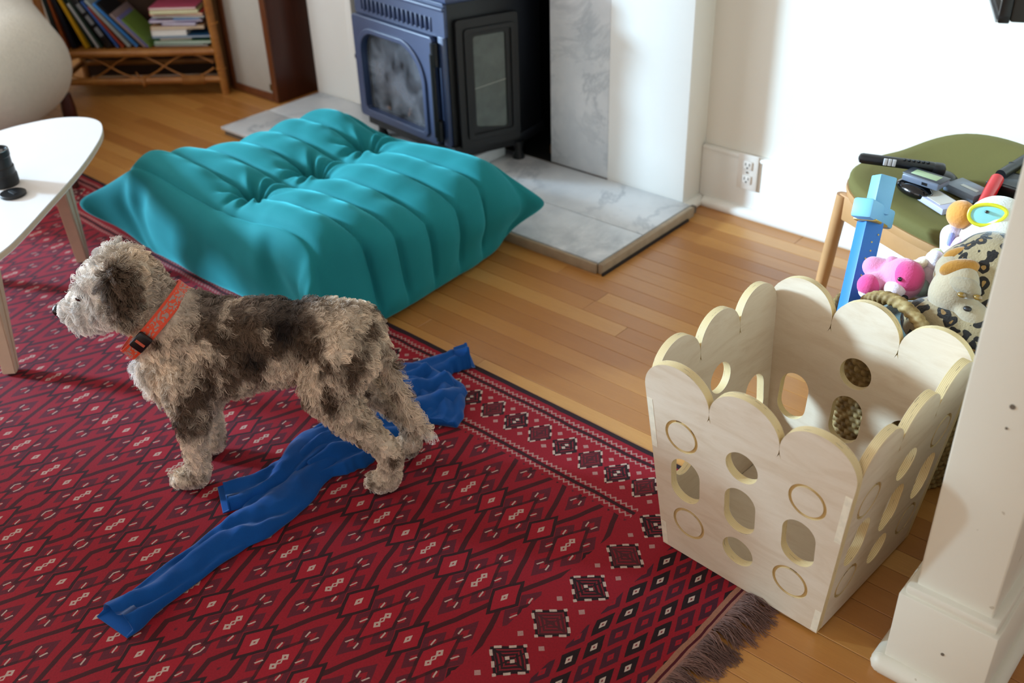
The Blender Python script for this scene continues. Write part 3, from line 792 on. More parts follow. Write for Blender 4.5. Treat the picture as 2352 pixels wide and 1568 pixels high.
# vent panel with slots
slots = [rrect(.036+.0245*k, .036+.0245*k+.0135, .505, .547, .002, 2) for k in range(16)]
o = link('vent_panel', plate([rrect(-.002, FW-.01, .492, .60, .006)]+slots, .014, FM, .004), M_IRON_LIT, st, 35)
for k in range(16): obj('vent_slat', G().box(FM @ Vector((.036+.0245*k+.019, -.0045, .526)), (.009, .004, .046), FM.to_3x3(), .0015), M_IRON_LIT, o)
obj('louver_lip', G().box(FM @ Vector((FW/2, -.008, .585)), (FW+.005, .02, .012), FM.to_3x3(), .005), M_IRON_LIT, st)
# door
go = arch(.036, .385, .155, .440)
o = link('door', plate([rrect(-.006, .440, .128, .486, .012), go], .026, FM, -.006, .003), M_IRON_LIT, st, 35)
link('door_rim', plate([arch(.024, .397, .145, .452, .014, .118), go], .012, FM, -.020, .003), M_IRON_LIT, o, 35)
link('door_gasket', plate([go, arch(.044, .379, .162, .432)], .006, FM, .004), M_DARK, o, 35)
def m_hazeglass(name, c0, c1, rough=.18, mix=.55):  # noise mixes two blue-greys and varies the opacity
    m, nt, bs = newmat(name); co = objco(nt); n1 = noisef(nt, co, 9, 4, .6, .8); n2 = noisef(nt, co, 30, 3)
    nt.links.new(mixc(nt, n1, hexc(c0), hexc(c1)), bs.inputs['Base Color']); setp(bs, rough=rough, spec=.6)
    nt.links.new(((n1-.35)*1.6+(n2-.5)*.3+mix).clamp().s, bs.inputs['Alpha']); return m
link('glass_pane', plate([arch(.036, .385, .155, .440)], .004, FM, .002), m_hazeglass('hazy stove glass', '#565c66', '#a3acb8', .12, .04), o, 35)
for z0, z1 in ((.40, .475), (.145, .215)):
    obj('hinge', G().cyl(FM @ Vector((.452, -.018, z0)), FM @ Vector((.452, -.018, z1)), .013), M_IRON2, o)
obj('door_handle', G().tube([FM @ Vector((.449, -.026, z)) for z in (.16, .2, .3, .4, .44)], .009, 12).cyl(FM @ Vector((.449, -.0, .41)), FM @ Vector((.449, -.026, .41)), .007).cyl(FM @ Vector((.449, 0, .2)), FM @ Vector((.449, -.026, .2)), .007), M_IRON2, o)
obj('corner_post', G().box(FM @ Vector((.470, .004, .31)), (.030, .018, .37), FM.to_3x3(), .004), M_IRON_LIT, st)
obj('latch_knob', G().ell(FM @ Vector((-.010, -.012, .335)), (.008, .008, .012), None, 2), M_IRON2, st)
# angled side with its own hazy pane
sg = rrect(.085, .205, .185, .49, .012); sg = [(x, y-(.02*math.sin(PI*(x-.085)/.24) if y < .2 else 0)) for x, y in sg]
o = link('side_door', plate([rrect(.03, SW-.005, .115, .545, .01), sg], .014, SM, .002, .002), M_IRON2, st, 35)
link('side_door_rim', plate([rrect(.055, SW-.02, .145, .515, .012), rrect(.068, SW-.032, .16, .503, .01)], .006, SM, -.009, .002), M_IRON2, o, 35)
link('side_glass', plate([sg], .004, SM, .003), pm('ash-filmed glass', '#5d645f', .35, var=.45, vscale=22), o, 35)
obj('glass_scratch', G().tube([SM @ Vector((.088, .0003, .315)), SM @ Vector((.204, .0003, .33))], .0012, 6), pm('pale scratch', '#a9aca4', .6), o)
for p in (ins(FLs, .05), ins(FRs, .05), ins(BRs, .015), ins(BLs, .03)):
    obj('leg', G().lathe([(0, HZ+.001), (.020, HZ+.001), (.021, HZ+.008), (.013, HZ+.03), (.022, .10)], (p.x, p.y, 0), 20), M_IRON2, st)
# burn pot, liner and charred pellets behind the glass
obj('fire_liner', G().box(FM @ Vector((.21, .10, .30)), (.30, .01, .27), FM.to_3x3(), .002), pm('pale sooty liner', '#8f8b86', .85, var=.35, vscale=14), st)
rr = random.Random(9)
gp = G()
for k in range(46):
    gp.ell(FM @ Vector((.09+rr.uniform(0, .19), .015+rr.uniform(0, .05), .165+rr.uniform(0, .055))), (.016, .009, .008), (rr.uniform(0, 3), rr.uniform(0, 3), rr.uniform(0, 3)), 1)
obj('burnt_pellets', gp, pm('charred pellets', '#9c7456', .9, var=.5, vscale=40), st)['kind'] = 'stuff'
# white block on the hearth under the stove
t = base(tag(obj('marble_block', G().bx(-2.40, -2.292, 2.41, 2.562, HZ+.0005, .078, .004), M_MARB), 'loose white marble block on the hearth under the stove', 'block'), (-2.34, 2.49, HZ))
t = base(tag(obj('wood_scrap', G().box((-2.19, 2.76, .022), (.09, .05, .035), (0, 0, .5), .004), pm('brown scrap wood', '#7a4a20', .7)), 'brown wood scrap in the dark behind the stove', 'wood'), (-2.19, 2.76, .004))

# ============================================================ rattan bookshelf and its books
BA = Vector((-3.75, 2.41, 0)); bd = Vector((-.77, -.638, 0)); bn = Vector((-.638, .77, 0))      # along the front / into the shelf
BM_ = Matrix(((bd.x, bn.x, 0, BA.x), (bd.y, bn.y, 0, BA.y), (0, 0, 1, 0), (0, 0, 0, 1)))
def bp(s_, d_, z): return BM_ @ Vector((s_, d_, z))
def m_rattan():
    m, nt, bs = newmat('golden bamboo'); co = objco(nt); n = noisef(nt, mapped(nt, co, (6, 6, 30)), 3, 3); n2 = noisef(nt, co, 11, 3)
    nt.links.new(mixc(nt, n, ramp(nt, n2, [(.3, hexc('#a8682a')), (.7, hexc('#c98c44'))]), hexc('#8a5120')), bs.inputs['Base Color']); setp(bs, rough=.38, spec=.5); return m
M_RAT = m_rattan()
bsf = thing('bookshelf', 'golden bamboo bookshelf with looped cane fretwork below the books', 'bookshelf', (-4.02, 2.19, 0), math.atan2(bd.y, bd.x))
BD = .27
for s_ in (.0, .695):
    for d_ in (0, BD):
        o = obj('post', G().tube([bp(s_-.012, d_, .001), bp(s_-.004, d_, .3), bp(s_, d_, 1.25)], .017, 16), M_RAT, bsf)
        for z in (.11, .3, .5): obj('node_ring', G().tube([bp(s_-.01+.0185*math.cos(a), d_+.0185*math.sin(a), z) for a in [2*PI*k/16 for k in range(16)]], .0035, 6, True), M_RAT, o)
for z, nm in ((.065, 'lower_rail'), (.182, 'shelf_rail'), (.62, 'shelf_rail'), (1.22, 'top_rail')):
    for d_ in (0, BD): obj(nm, G().tube([bp(.0, d_, z), bp(.35, d_, z-.002), bp(.69, d_, z)], .0145, 14), M_RAT, bsf)
    for s_ in (0, .69): obj('side_rail', G().tube([bp(s_, 0, z), bp(s_, BD, z)], .012, 12), M_RAT, bsf)
for z in (.19, .628):
    for k in range(9): obj('shelf_slat', G().box(bp(.345, .016+.03*k, z), (.68, .027, .008), BM_.to_3x3(), .002), M_RAT, bsf)
obj('back_panel', G().box(bp(.345, BD-.006, .48), (.68, .006, .95), BM_.to_3x3()), pm('woven cane back', '#3a2412', .8, var=.3, vscale=60), bsf)  # back and woven side run to the floor to darken the space below
obj('woven_side', G().box(bp(-.016, BD/2, .53), (.010, BD-.03, 1.04), BM_.to_3x3()), pm('plaited cane side', '#6e4a26', .7, var=.45, vscale=90, bscale=90, bstr=.6), bsf)
# cane loops between the two lower rails
def sinew(ph, n=60):
    return [bp(.02+.65*k/(n-1), .004 if ph else -.004, .123+.047*math.cos(2*PI*(.65*k/(n-1))/.452+ph)) for k in range(n)]
for ph in (-1.35, -1.35+PI): obj('cane_loop', G().tube(sinew(ph), .0038, 8), M_RAT, bsf)
g = G()
for k in range(9): g.tube([bp(.07+.011*k+.0175*0, -.0+.0165*math.cos(a), .064+.0165*math.sin(a)) for a in [2*PI*q/14 for q in range(14)]], .0048, 6, True)
obj('cane_binding', g, M_RAT, bsf)
obj('cane_knot', G().tube([bp(.325+.003*math.sin(a*3), .017*math.cos(a), .062+.017*math.sin(a)) for a in [2*PI*q/20 for q in range(20)]], .009, 8, True).cap(bp(.33, -.012, .07), bp(.348, -.014, .105), .005, .002), M_RAT, bsf)
def book(label, M, w, h, th, cover, pages='#d9d4c8', group=None, spine=True):
    """w: depth into shelf, h: height of the spine, th: thickness; local x thickness, y depth, z up"""
    t = thing('book', label, 'book', (0, 0, 0), 0, group); t.matrix_basis = M
    cm = pm('cover '+cover, cover, .35, var=.12, vscale=9); cv = G()
    cv.bx(0, .002, 0, w, 0, h).bx(th-.002, th, 0, w, 0, h).bx(0, th, 0, .0022, 0, h, .0005)
    obj('cover', cv, cm, t, 30, world=False)
    obj('page_block', G().bx(.0022, th-.0022, .0025, w-.003, .003, h-.003), pm('pages '+pages, pages, .8, var=.1, vscale=80), t, 0, world=False)
    return t
LEAN = 'books leaning on the bookshelf'
SZ = .196
# (s at foot, lean s over height, height, thickness, cover, label)
lean = [(.664, 5, .27, .014, '#2f3a3a', 'slim dark grey-green book, first beside the left bamboo post'),
        (.640, 9, .26, .010, '#a5542a', 'thin rust-orange book leaning beside the grey-green one'),
        (.612, 13, .25, .021, '#12151f', 'thick navy-black book leaning between rust and yellow spines'),
        (.566, 25, .27, .015, '#c9971c', 'mustard yellow book leaning in the row'),
        (.543, 26, .25, .006, '#24352e', 'very thin dark green book right behind the yellow one'),
        (.515, 28, .20, .011, '#b9b6b4', 'pale grey book leaning beside the black paperback'),
        (.490, 28, .24, .009, '#31453a', 'thin bottle-green book leaning against the fat black spine'),
        (.462, 28.5, .23, .030, '#101014', 'fat black book with grey lettering leaning in the row'),
        (.420, 32, .22, .009, '#3d62a8', 'blue book with pale top leaning right of the fat black spine'),
        (.398, 35, .20, .007, '#a8452c', 'thin red-orange book low in the leaning row'),
        (.372, 38, .24, .013, '#9da3a0', 'silver-grey book leaning steeply in the row'),
        (.340, 41, .23, .013, '#3a7fc4', 'bright blue book leaning steeply in the row'),
        (.318, 42, .235, .009, '#1b1b1f', 'thin black book lying against the bright blue spine'),
        (.303, 42.5, .18, .008, '#a08a86', 'dusty pink-brown book in the steep part of the row'),
        (.291, 43, .16, .008, '#7d7bb4', 'lavender book leaning steeply beside the flat pile'),
        (.279, 44, .15, .008, '#6f8a3c', 'green and white book, last of the leaning row by the pile')]
prev = None
for (s0, ds, h, th, c, lb) in lean:
    # lower the lean or slide the foot until the book only touches its left neighbour
    if prev:
        pr, pa, ph = prev; s0 = min(s0, pr-.0008); want = ds; n_ = 0
        def clear(A):
            for k in range(1, 21):
                t_ = h*k/20; z_ = t_*math.cos(R(A)); x_ = s0+t_*math.sin(R(A))
                if z_ <= ph*math.cos(R(pa)) and x_ > pr+z_*math.tan(R(pa))-.0005: return False
            return True
        while ds > 0 and not clear(ds):
            ds -= .5
            if ds < want-5 and n_ < 3: ds = want; s0 -= .004; n_ += 1
    prev = (s0-th/math.cos(R(ds)), ds, h)
    zax = Vector((math.sin(R(ds)), 0, math.cos(R(ds))))   # in shelf coords (s, d, z)
    xax = Vector((-zax.z, 0, zax.x))
    Ml = Matrix(((xax.x, 0, zax.x, s0), (xax.y, 1, zax.y, .022+rr.uniform(0, .012)), (xax.z, 0, zax.z, SZ+.001), (0, 0, 0, 1)))
    # keep the lower edge on the slats
    low = min((Ml @ Vector((a, 0, 0))).z for a in (0, th)); Ml = Matrix.Translation((0, 0, SZ+.0008-low)) @ Ml
    b = book(lb, BM_ @ Ml, rr.uniform(.15, .2), h, th, c, group=LEAN)
    if 'lettering' in lb:
        for k in range(3): obj('title_block', G().bx(.010, .026, -.0012, .001, .05+.055*k, .09+.055*k), pm('grey foil', '#7d7d80', .4), b, 0, world=False)
PILE = 'flat pile of books on the bookshelf'
pile = [(.285, .05, .007, '#c3b7b4', '#e2ddd6', 'pale thin magazine at the very bottom of the flat pile'),
        (.275, .06, .006, '#8a9a8c', '#c9c9c4', 'grey-green magazine second from the bottom of the pile'),
        (.280, .03, .012, '#5f8f66', '#c7d2c6', 'soft green book low in the flat pile'),
        (.235, .10, .012, '#2f7a3c', '#d8cfc4', 'small green book with cream pages low in the pile'),
        (.270, .02, .009, '#33628c', '#b9c7cf', 'blue-grey magazine in the middle of the pile'),
        (.262, .115, .024, '#e4e1dc', '#efece6', 'thick white book in the middle of the flat pile'),
        (.280, .05, .016, '#b98f6a', '#d8c7ae', 'tan book with ragged pages above the thick white one'),
        (.215, .07, .013, '#4a3f9a', '#d9d2dc', 'violet book with pale page edges high in the pile'),
        (.285, .055, .010, '#b7a6c4', '#d6cfd8', 'lilac book near the top of the flat pile'),
        (.160, .05, .007, '#2b74c0', '#a9c0d8', 'short bright blue booklet near the top of the pile'),
        (.250, .03, .009, '#8f8f8c', '#cfcfc8', 'grey book just under the red one'),
        (.258, .035, .012, '#c22f38', '#e6d7b8', 'red book with cream pages near the top of the pile'),
        (.250, .05, .012, '#c9cf8a', '#ebe6c8', 'pale yellow-green book on top of the flat pile'),
        (.255, .06, .010, '#c0506a', '#e8d8d8', 'pink book lying on the pale yellow-green one')]
lim = prev[0]-.006
z = SZ
for (s1, s0, th, c, pg, lb) in pile:
    if s1 > lim: s0 -= min(s1-lim, .02)*.6; s1 = lim
    t = thing('book', lb, 'book', bp((s0+s1)/2, .1, z), 0, PILE); L_ = s1-s0; a = rr.uniform(-.05, .05)
    Mb = BM_ @ Matrix.Translation(((s0+s1)/2, .02+rr.uniform(0, .015), z)) @ Matrix.Rotation(a, 4, 'Z'); t.matrix_basis = Mb
    obj('cover', G().bx(-L_/2, L_/2, 0, .20, 0, .0016).bx(-L_/2, L_/2, 0, .2, th-.0016, th-.0002).bx(L_/2-.002, L_/2, 0, .2, 0, th-.0002), pm('cover '+c, c, .35, var=.12, vscale=9), t, 30, world=False)
    obj('page_block', G().bx(-L_/2+.002, L_/2-.002, .0015, .197, .0016, th-.0018), pm('pages '+pg, pg, .8, var=.1, vscale=80), t, 0, world=False)
    z += th+.0002

# ============================================================ loudspeaker
def m_walnut(name, c0, c1):
    m, nt, bs = newmat(name); co = objco(nt); n = noisef(nt, mapped(nt, co, (40, 40, 2.5)), 1.2, 4, .6, .8)
    nt.links.new(mixc(nt, n, hexc(c0), hexc(c1)), bs.inputs['Base Color']); setp(bs, rough=.35, spec=.45); return m
M_WAL = m_walnut('reddish walnut veneer', '#3a1a10', '#55291a')
sp = thing('floor_speaker', 'tall walnut floor speaker with off-white grille cloth', 'speaker', (-3.615, 2.56, 0))
SX0, SX1, SY0, SY1 = -3.772, -3.455, 2.477, 2.700
obj('cabinet', G().bx(SX0, SX0+.018, SY0, SY1, .001, .78, .001).bx(SX1-.018, SX1, SY0, SY1, .001, .78, .001).bx(SX0+.018, SX1-.018, SY0, SY1, .001, .03, .001).bx(SX0+.018, SX1-.018, SY0, SY1, .76, .78, .001).bx(SX0+.018, SX1-.018, SY0+.03, SY1, .03, .76), M_WAL, sp)
obj('front_frame', G().bx(SX0, SX0+.032, SY0-.006, SY0+.004, .002, .78, .002).bx(SX1-.032, SX1, SY0-.006, SY0+.004, .002, .78, .002).bx(SX0+.032, SX1-.032, SY0-.006, SY0+.004, .002, .035, .002).bx(SX0+.032, SX1-.032, SY0-.006, SY0+.004, .745, .78, .002), m_walnut('walnut edging', '#5a3018', '#7a4526'), sp)
obj('grille_cloth', G().bx(SX0+.03, SX1-.03, SY0+.001, SY0+.012, .033, .60, .002).bx(SX0+.03, SX1-.03, SY0+.001, SY0+.012, .64, .75, .002), pm('off-white grille cloth', '#b7b1a6', .85, var=.06, vscale=20, bscale=300, bstr=.3), sp)
obj('badge', G().bx(SX1-.052, SX1-.036, SY0-.001, SY0+.002, .046, .072, .001), pm('dark brass', '#6a5a34', .3, .8), sp)

# ============================================================ cloud armchair
g = G(); AC = Vector((-4.06, 1.30, 0))
g.ell((-4.12, 1.30, .20), (.44, .44, .13)); g.cap((-3.93, 1.66, .285), (-3.80, 1.47, .255), .20, .18); g.cap((-3.80, 1.47, .255), (-3.84, 1.20, .25), .18, .17); g.cap((-3.93, 1.66, .285), (-4.25, 1.72, .33), .20, .22); g.ell((-4.50, 1.52, .46), (.24, .30, .32)); g.ell((-4.55, 1.18, .5), (.22, .38, .34)); g.ell((-4.05, .94, .32), (.36, .18, .20))
ac = thing('armchair', 'rounded cream boucle armchair beside the bookshelf', 'armchair', (AC.x, AC.y, 0))
M_BOU = pm('cream boucle', '#d5ccbc', .95, var=.08, vscale=60, bscale=130, bstr=.6, bdist=.003, sheen=.3)
def press(me, zmin):
    for v in me.vertices:
        if v.co.z < zmin: v.co.z = zmin+(v.co.z-zmin)*.15
me = blob(g, 'seat_shell', .014, 14); press(me, .10); link('seat_shell', me, M_BOU, ac, 180)
g = G().ell((-4.14, 1.30, .30), (.26, .26, .07)); link('seat_cushion', blob(g, 'seat_cushion', .012, 6), M_BOU, ac, 180)
M_RDW = pm('dark red wood', '#4a1a10', .4, var=.2)
for (fx_, fy_) in ((-3.99, 1.845), (-3.66, 1.62), (-4.4, 1.05), (-3.97, .95)):
    obj('foot', G().lathe([(0, .001), (.022, .001), (.027, .012), (.028, .05), (.022, .11), (0, .11)], (fx_, fy_, 0), 24), M_RDW, ac)
t = thing('armchair_leg_stool', 'small dark red wooden stool standing in for an armchair leg behind the table leg', 'stool', (-3.32, 1.49, 0))  # stool drawn in place of a single armchair leg
obj('seat', G().lathe([(0, .17), (.07, .17), (.075, .175), (.075, .19), (.07, .195), (0, .195)], (-3.40, 1.46, 0), 32), M_RDW, t)
for (fx_, fy_) in ((-3.345, 1.50), (-3.43, 1.515), (-3.40, 1.40)):
    obj('leg', G().tube([(fx_, fy_, .0082), ((fx_-3.40)/2, (fy_+1.46)/2, .172)], [.013, .016], 16), M_RDW, t)
# ============================================================ green chair behind the crate
def at(px, py, d): 
    r_ = pray(px, py).normalized(); return Vector((0, 0, CAM_H))+r_*d
CO = Vector((-.632, 2.25, 0)); e1 = Vector((.90, -.43, 0)).normalized(); e2 = Vector((-e1.y, e1.x, 0))
CM = Matrix(((e1.x, e2.x, 0, CO.x), (e1.y, e2.y, 0, CO.y), (0, 0, 1, 0), (0, 0, 0, 1)))
SEATZ = .452
def seat_pt(t_, k, z0):
    c, s = math.cos(t_), math.sin(t_); n_ = 2.7; r_ = (abs(c)**n_+abs(s)**n_)**(-1/n_)
    x, y = r_*c*.275*k, .012+r_*s*.218*k
    return CM @ Vector((x, y, z0+.05*smoothstep(.02, .24, y)))
ch = thing('chair', 'wooden chair with olive green upholstered seat holding gadgets', 'chair', (CO.x, CO.y, 0), math.atan2(e1.y, e1.x))
g = G(); K = [(1.0, -.028), (1.01, -.02), (1.005, -.006), (.97, .002), (.85, .004), (.6, .003), (.3, .002), (.05, .002)]
vs = g.grid(lambda i, j: seat_pt(2*PI*i/72, K[j][0], SEATZ+K[j][1]), 72, len(K), True); g.bm.faces.new([v[-1] for v in vs]); g.bm.faces.new([v[0] for v in vs][::-1])
obj('seat_pad', g, m_velvet('olive wool', '#6e6638', .2), ch, 60)
M_OAK = pm('light oak', '#b98a5a', .42, var=.16, vscale=18, bscale=70, bstr=.06)
g = G(); K = [(.90, -.052), (1.01, -.046), (1.025, -.034), (1.02, -.026), (.9, -.026)]
vs = g.grid(lambda i, j: seat_pt(2*PI*i/72, K[j][0], SEATZ+K[j][1]), 72, len(K), True); g.bm.faces.new([v[-1] for v in vs]); g.bm.faces.new([v[0] for v in vs][::-1])
obj('seat_shell', g, M_OAK, ch, 60)
obj('apron', G().box(CM @ Vector((0, -.165, .375)), (.44, .02, .062), CM.to_3x3(), .003), M_OAK, ch)
obj('apron', G().box(CM @ Vector((0, .15, .375)), (.40, .02, .05), CM.to_3x3(), .003), M_OAK, ch)
for sx_ in (-1, 1):
    obj('apron', G().box(CM @ Vector((sx_*.205, 0, .375)), (.02, .31, .05), CM.to_3x3(), .003), M_OAK, ch)
    for sy_ in (-1, 1):
        p0 = CM @ Vector((sx_*.215, -.165 if sy_ < 0 else .16, .402)); p1 = CM @ Vector((sx_*.235, -.195 if sy_ < 0 else .18, .001))
        obj('leg', G().tube([p0, p0.lerp(p1, .5), p1], [.017, .016, .010], 16), M_OAK, ch)
# ---- gadgets on the seat
def lay(px, py, z): return onz(px, py, z)
GZ = SEATZ+.006
def bar(p0, p1, w, h, m, name, parent, bevel=.003):
    d = (p1-p0); L_ = d.length; ax = d.normalized(); sd_ = Vector((0, 0, 1)).cross(ax).normalized(); up_ = ax.cross(sd_)
    Rm = Matrix((ax, sd_, up_)).transposed()
    return obj(name, G().box((p0+p1)/2, (L_, w, h), Rm, bevel), m, parent), Rm
p0, p1 = lay(1972, 362, .51), lay(2152, 385, .50)
t = thing('recorder', 'long black recorder with three white marks, lying across the green seat', 'recorder', (p0+p1)/2-Vector((0, 0, .018)))
o, Rm = bar(p0, p1, .026, .022, M_BLK, 'body', t, .009)
for k in range(3):
    c = p0.lerp(p1, .34+.055*k); obj('white_mark', G().box(c+Rm @ Vector((0, -.0125, .003)), (.008, .004, .016), Rm, .001), pm('white print', '#d8d5d6', .5), o)
o2 = obj('mouthpiece', G().box(p1+Rm @ Vector((.004, 0, -.003)), (.03, .03, .026), Rm, .008), M_BLK, t)
for k in range(6): obj('key', G().ell(p0.lerp(p1, .58+.06*k)+Rm @ Vector((0, -.004, .0115)), (.004, .004, .0015), None, 1), M_RUB, t)
c = lay(2163, 408, GZ+.014)
t = thing('black_pouch', 'round black pouch under the grey gadget on the seat', 'pouch', (c.x, c.y, GZ))
obj('shell', G().ell(c, (.032, .032, .014)), M_BLK, t, 180); obj('zip', G().tube([c+Vector((.0325*math.cos(a), .0325*math.sin(a), 0)) for a in [2*PI*k/32 for k in range(32)]], .0015, 6, True), M_RUB, t)
p0, p1 = lay(2085, 398, GZ+.036), lay(2168, 425, GZ+.036)
t = thing('pocket_gadget', 'small grey gadget with pale green display on the seat', 'gadget', (p0+p1)/2-Vector((0, 0, .012)))
o, Rm = bar(p0, p1, .050, .016, pm('grey plastic', '#6d7482', .3, var=.05, spec=.6), 'case', t, .004)
obj('display', G().box((p0+p1)/2+Rm @ Vector((0, .002, .0085)), (.062, .026, .002), Rm, .0006), pm('lcd green', '#a9bb8e', .3), t)
obj('bezel', G().box((p0+p1)/2+Rm @ Vector((0, .002, .0078)), (.092, .044, .002), Rm, .001), pm('dark grey plastic', '#34383f', .35), t)
obj('port', G().box((p0+p1)/2+Rm @ Vector((.012, -.0252, 0)), (.012, .002, .006), Rm), M_BLK, t)
c = lay(2100, 434, GZ+.012)
t = thing('computer_mouse', 'glossy black computer mouse beside the grey gadget', 'mouse', (c.x, c.y, GZ-.002))
q = Matrix.Rotation(math.atan2(e1.y, e1.x), 3, 'Z')
me = blob(G().ell(c, (.052, .028, .017), q), 'm', .004, 4); press(me, GZ-.001); link('shell', me, pm('glossy black', '#07080b', .12, var=.05, coat=.5), t, 180)
obj('wheel', G().ell(c+q @ Vector((-.03, 0, .0125)), (.008, .003, .004), q, 2), M_RUB, t)
def carton(name, label, cat, px, py, L_, w, h, ang, m, z=GZ, band=None):
    c = lay(px, py, z+h/2); t = thing(name, label, cat, (c.x, c.y, z)); Rm = Matrix.Rotation(math.atan2(e1.y, e1.x)+ang, 3, 'Z')
    obj('box', G().box(c, (L_, w, h), Rm, .002), m, t)
    if band: obj(band[0], G().box(c+Rm @ Vector(band[2]), band[3], Rm), band[1], t)
    return t, c, Rm
t, c, Rm = carton('card_box', 'slate blue card box with pale print on the seat', 'box', 2222, 437, .085, .056, .018, .05, pm('slate card', '#828d9b', .45, var=.05), band=('print_band', pm('pale print', '#c6ccc8', .5), (.008, -.004, .0092), (.045, .010, .0012)))
t, c, Rm = carton('clear_case', 'clear violet-edged plastic case beside the slate box', 'case', 2155, 462, .10, .055, .014, -.1, pm('clear violet plastic', '#b9b7cc', .15, var=.05, spec=.6), band=('insert', pm('cream insert', '#d6cdc0', .6), (-.006, .002, .0072), (.07, .042, .001)))
p0, p1 = lay(2258, 470, GZ+.014), lay(2290, 412, GZ+.030)
t = thing('red_handle_tool', 'red tube-handled tool standing among the gadgets', 'tool', (p0.x, p0.y, GZ))
obj('grip', G().tube([p0, p0.lerp(p1, .5), p1], [.013, .0145, .0145], 20), pm('red plastic', '#c9141c', .25, var=.04), t)
d_ = (p1-p0).normalized(); obj('socket', G().cyl(p1+d_*.0005, p1+d_*.002, .011, .011), M_BLK, t)
p0, p1 = lay(2298, 402, GZ+.030), lay(2400, 340, GZ+.030)
t = thing('black_torch', 'black tube torch leaning at the back of the seat', 'torch', (p0.x, p0.y, GZ))
obj('barrel', G().tube([p0, p1], [.012, .014], 20), M_BLK, t); obj('switch', G().ell(p0.lerp(p1, .3)+Vector((-.004, -.008, .010)), (.008, .004, .003), None, 2), M_RUB, t)
t, c, Rm = carton('black_case', 'flat black case lying beside the red tool', 'case', 2345, 432, .12, .09, .024, .3, M_BLK, band=('lid_panel', pm('charcoal panel', '#3a3d40', .5), (0, 0, .0125), (.10, .07, .001)))

# ============================================================ seagrass basket of soft toys
KC = Vector((-.580, 1.884, 0)); KR, KH = .172, .33
def m_seagrass():
    m, nt, bs = newmat('seagrass'); co = objco(nt); n = noisef(nt, co, 45, 3); n2 = noisef(nt, co, 160, 2)
    nt.links.new(mixc(nt, n2*.5, ramp(nt, n, [(.3, hexc('#5c4422')), (.55, hexc('#a58a58')), (.75, hexc('#cdb988'))]), hexc('#8a6d3d')), bs.inputs['Base Color']); setp(bs, rough=.65, spec=.3); bump(nt, bs, n2, .3, .001); return m
M_SEA = m_seagrass()
bk = thing('basket', 'woven seagrass basket with rope handle, full of soft toys', 'basket', (KC.x, KC.y, 0))
g = G(); NR, NS = 25, 64; sub_u, sub_v = 5, 5
def bask(i, j):
    th = 2*PI*i/(NS*sub_u); row = j/sub_v; k = math.floor(row); fr = row-k
    z = .001+KH*row/NR; R0 = KR*(.90+.10*math.sin(PI*min(1, z/KH*.75)))
    w = abs(math.sin(th*NS/2+(PI/2)*(k % 2)))**.7*math.sin(PI*fr)**.6 if 0 < fr < 1 else 0
    rr_ = R0+.0062*w-.003
    return (KC.x+rr_*math.cos(th), KC.y+rr_*math.sin(th), z)
vs = g.grid(bask, NS*sub_u, NR*sub_v+1, True, False)
inn = [[g.bm.verts.new((KC.x+(KR*(.90+.10*math.sin(PI*min(1, z/KH*.75)))-.011)*math.cos(2*PI*i/(NS*sub_u)), KC.y+(KR*(.90+.10*math.sin(PI*min(1, z/KH*.75)))-.011)*math.sin(2*PI*i/(NS*sub_u)), z)) for z in (KH, KH*.5, .012)] for i in range(NS*sub_u)]
n_ = NS*sub_u
for i in range(n_):
    k = (i+1) % n_; g.bm.faces.new((vs[i][-1], vs[k][-1], inn[k][0], inn[i][0])); g.bm.faces.new((inn[i][0], inn[k][0], inn[k][1], inn[i][1])); g.bm.faces.new((inn[i][1], inn[k][1], inn[k][2], inn[i][2]))
g.bm.faces.new([inn[i][2] for i in range(n_)]); g.bm.faces.new([vs[i][0] for i in range(n_)][::-1])
obj('woven_wall', g, M_SEA, bk, 180)
def rope(pts, r_, name, parent, tw=55):
    g = G(); P = catmull(pts, 150)
    ang = [2*PI*k/16 for k in range(16)]; rings = []
    pn = None
    for i, p in enumerate(P):
        t_ = (P[min(i+1, 149)]-P[max(i-1, 0)]).normalized(); u = Vector((0, 0, 1)) if pn is None else pn
        if abs(u.dot(t_)) > .97: u = Vector((1, 0, 0))
        pn = (u-t_*u.dot(t_)).normalized(); b_ = t_.cross(pn)
        rings.append([g.bm.verts.new(p+(pn*math.cos(a)+b_*math.sin(a))*(r_*(.78+.30*abs(math.sin(i*tw/150*1.0+a*1.5))))) for a in ang])
    for a, b in zip(rings, rings[1:]):
        for k in range(16): g.bm.faces.new((a[k], a[(k+1) % 16], b[(k+1) % 16], b[k]))
    g.bm.faces.new(rings[0][::-1]); g.bm.faces.new(rings[-1]); return obj(name, g, M_SEA, parent, 180)
hd = [at(1978, 715, 2.12), at(1990, 692, 2.115), at(2020, 682, 2.10), at(2060, 692, 2.08), at(2100, 725, 2.06), at(2128, 765, 2.05), at(2140, 800, 2.055)]
rope(hd, .0125, 'handle', bk)
rope([KC+Vector((.06, .165, .32)), KC+Vector((.05, .17, .36)), KC+Vector((0, .172, .372)), KC+Vector((-.05, .17, .36)), KC+Vector((-.06, .165, .32))], .0115, 'handle', bk)
# hidden packing so that the toys have something to rest on
def m_plush(name, c, var=.12): return pm(name, c, .95, var=var, vscale=16, bscale=240, bstr=.5, bdist=.002, sheen=.5, spec=.15)
t = thing('folded_blanket', 'grey-green blanket stuffed low in the seagrass basket', 'blanket', (KC.x, KC.y, .012))
link('cloth', blob(G().ell(KC+Vector((0, 0, .185)), (.138, .138, .17)), 'bl', .008, 10), m_plush('grey-green fleece', '#5f6f68'), t, 180)
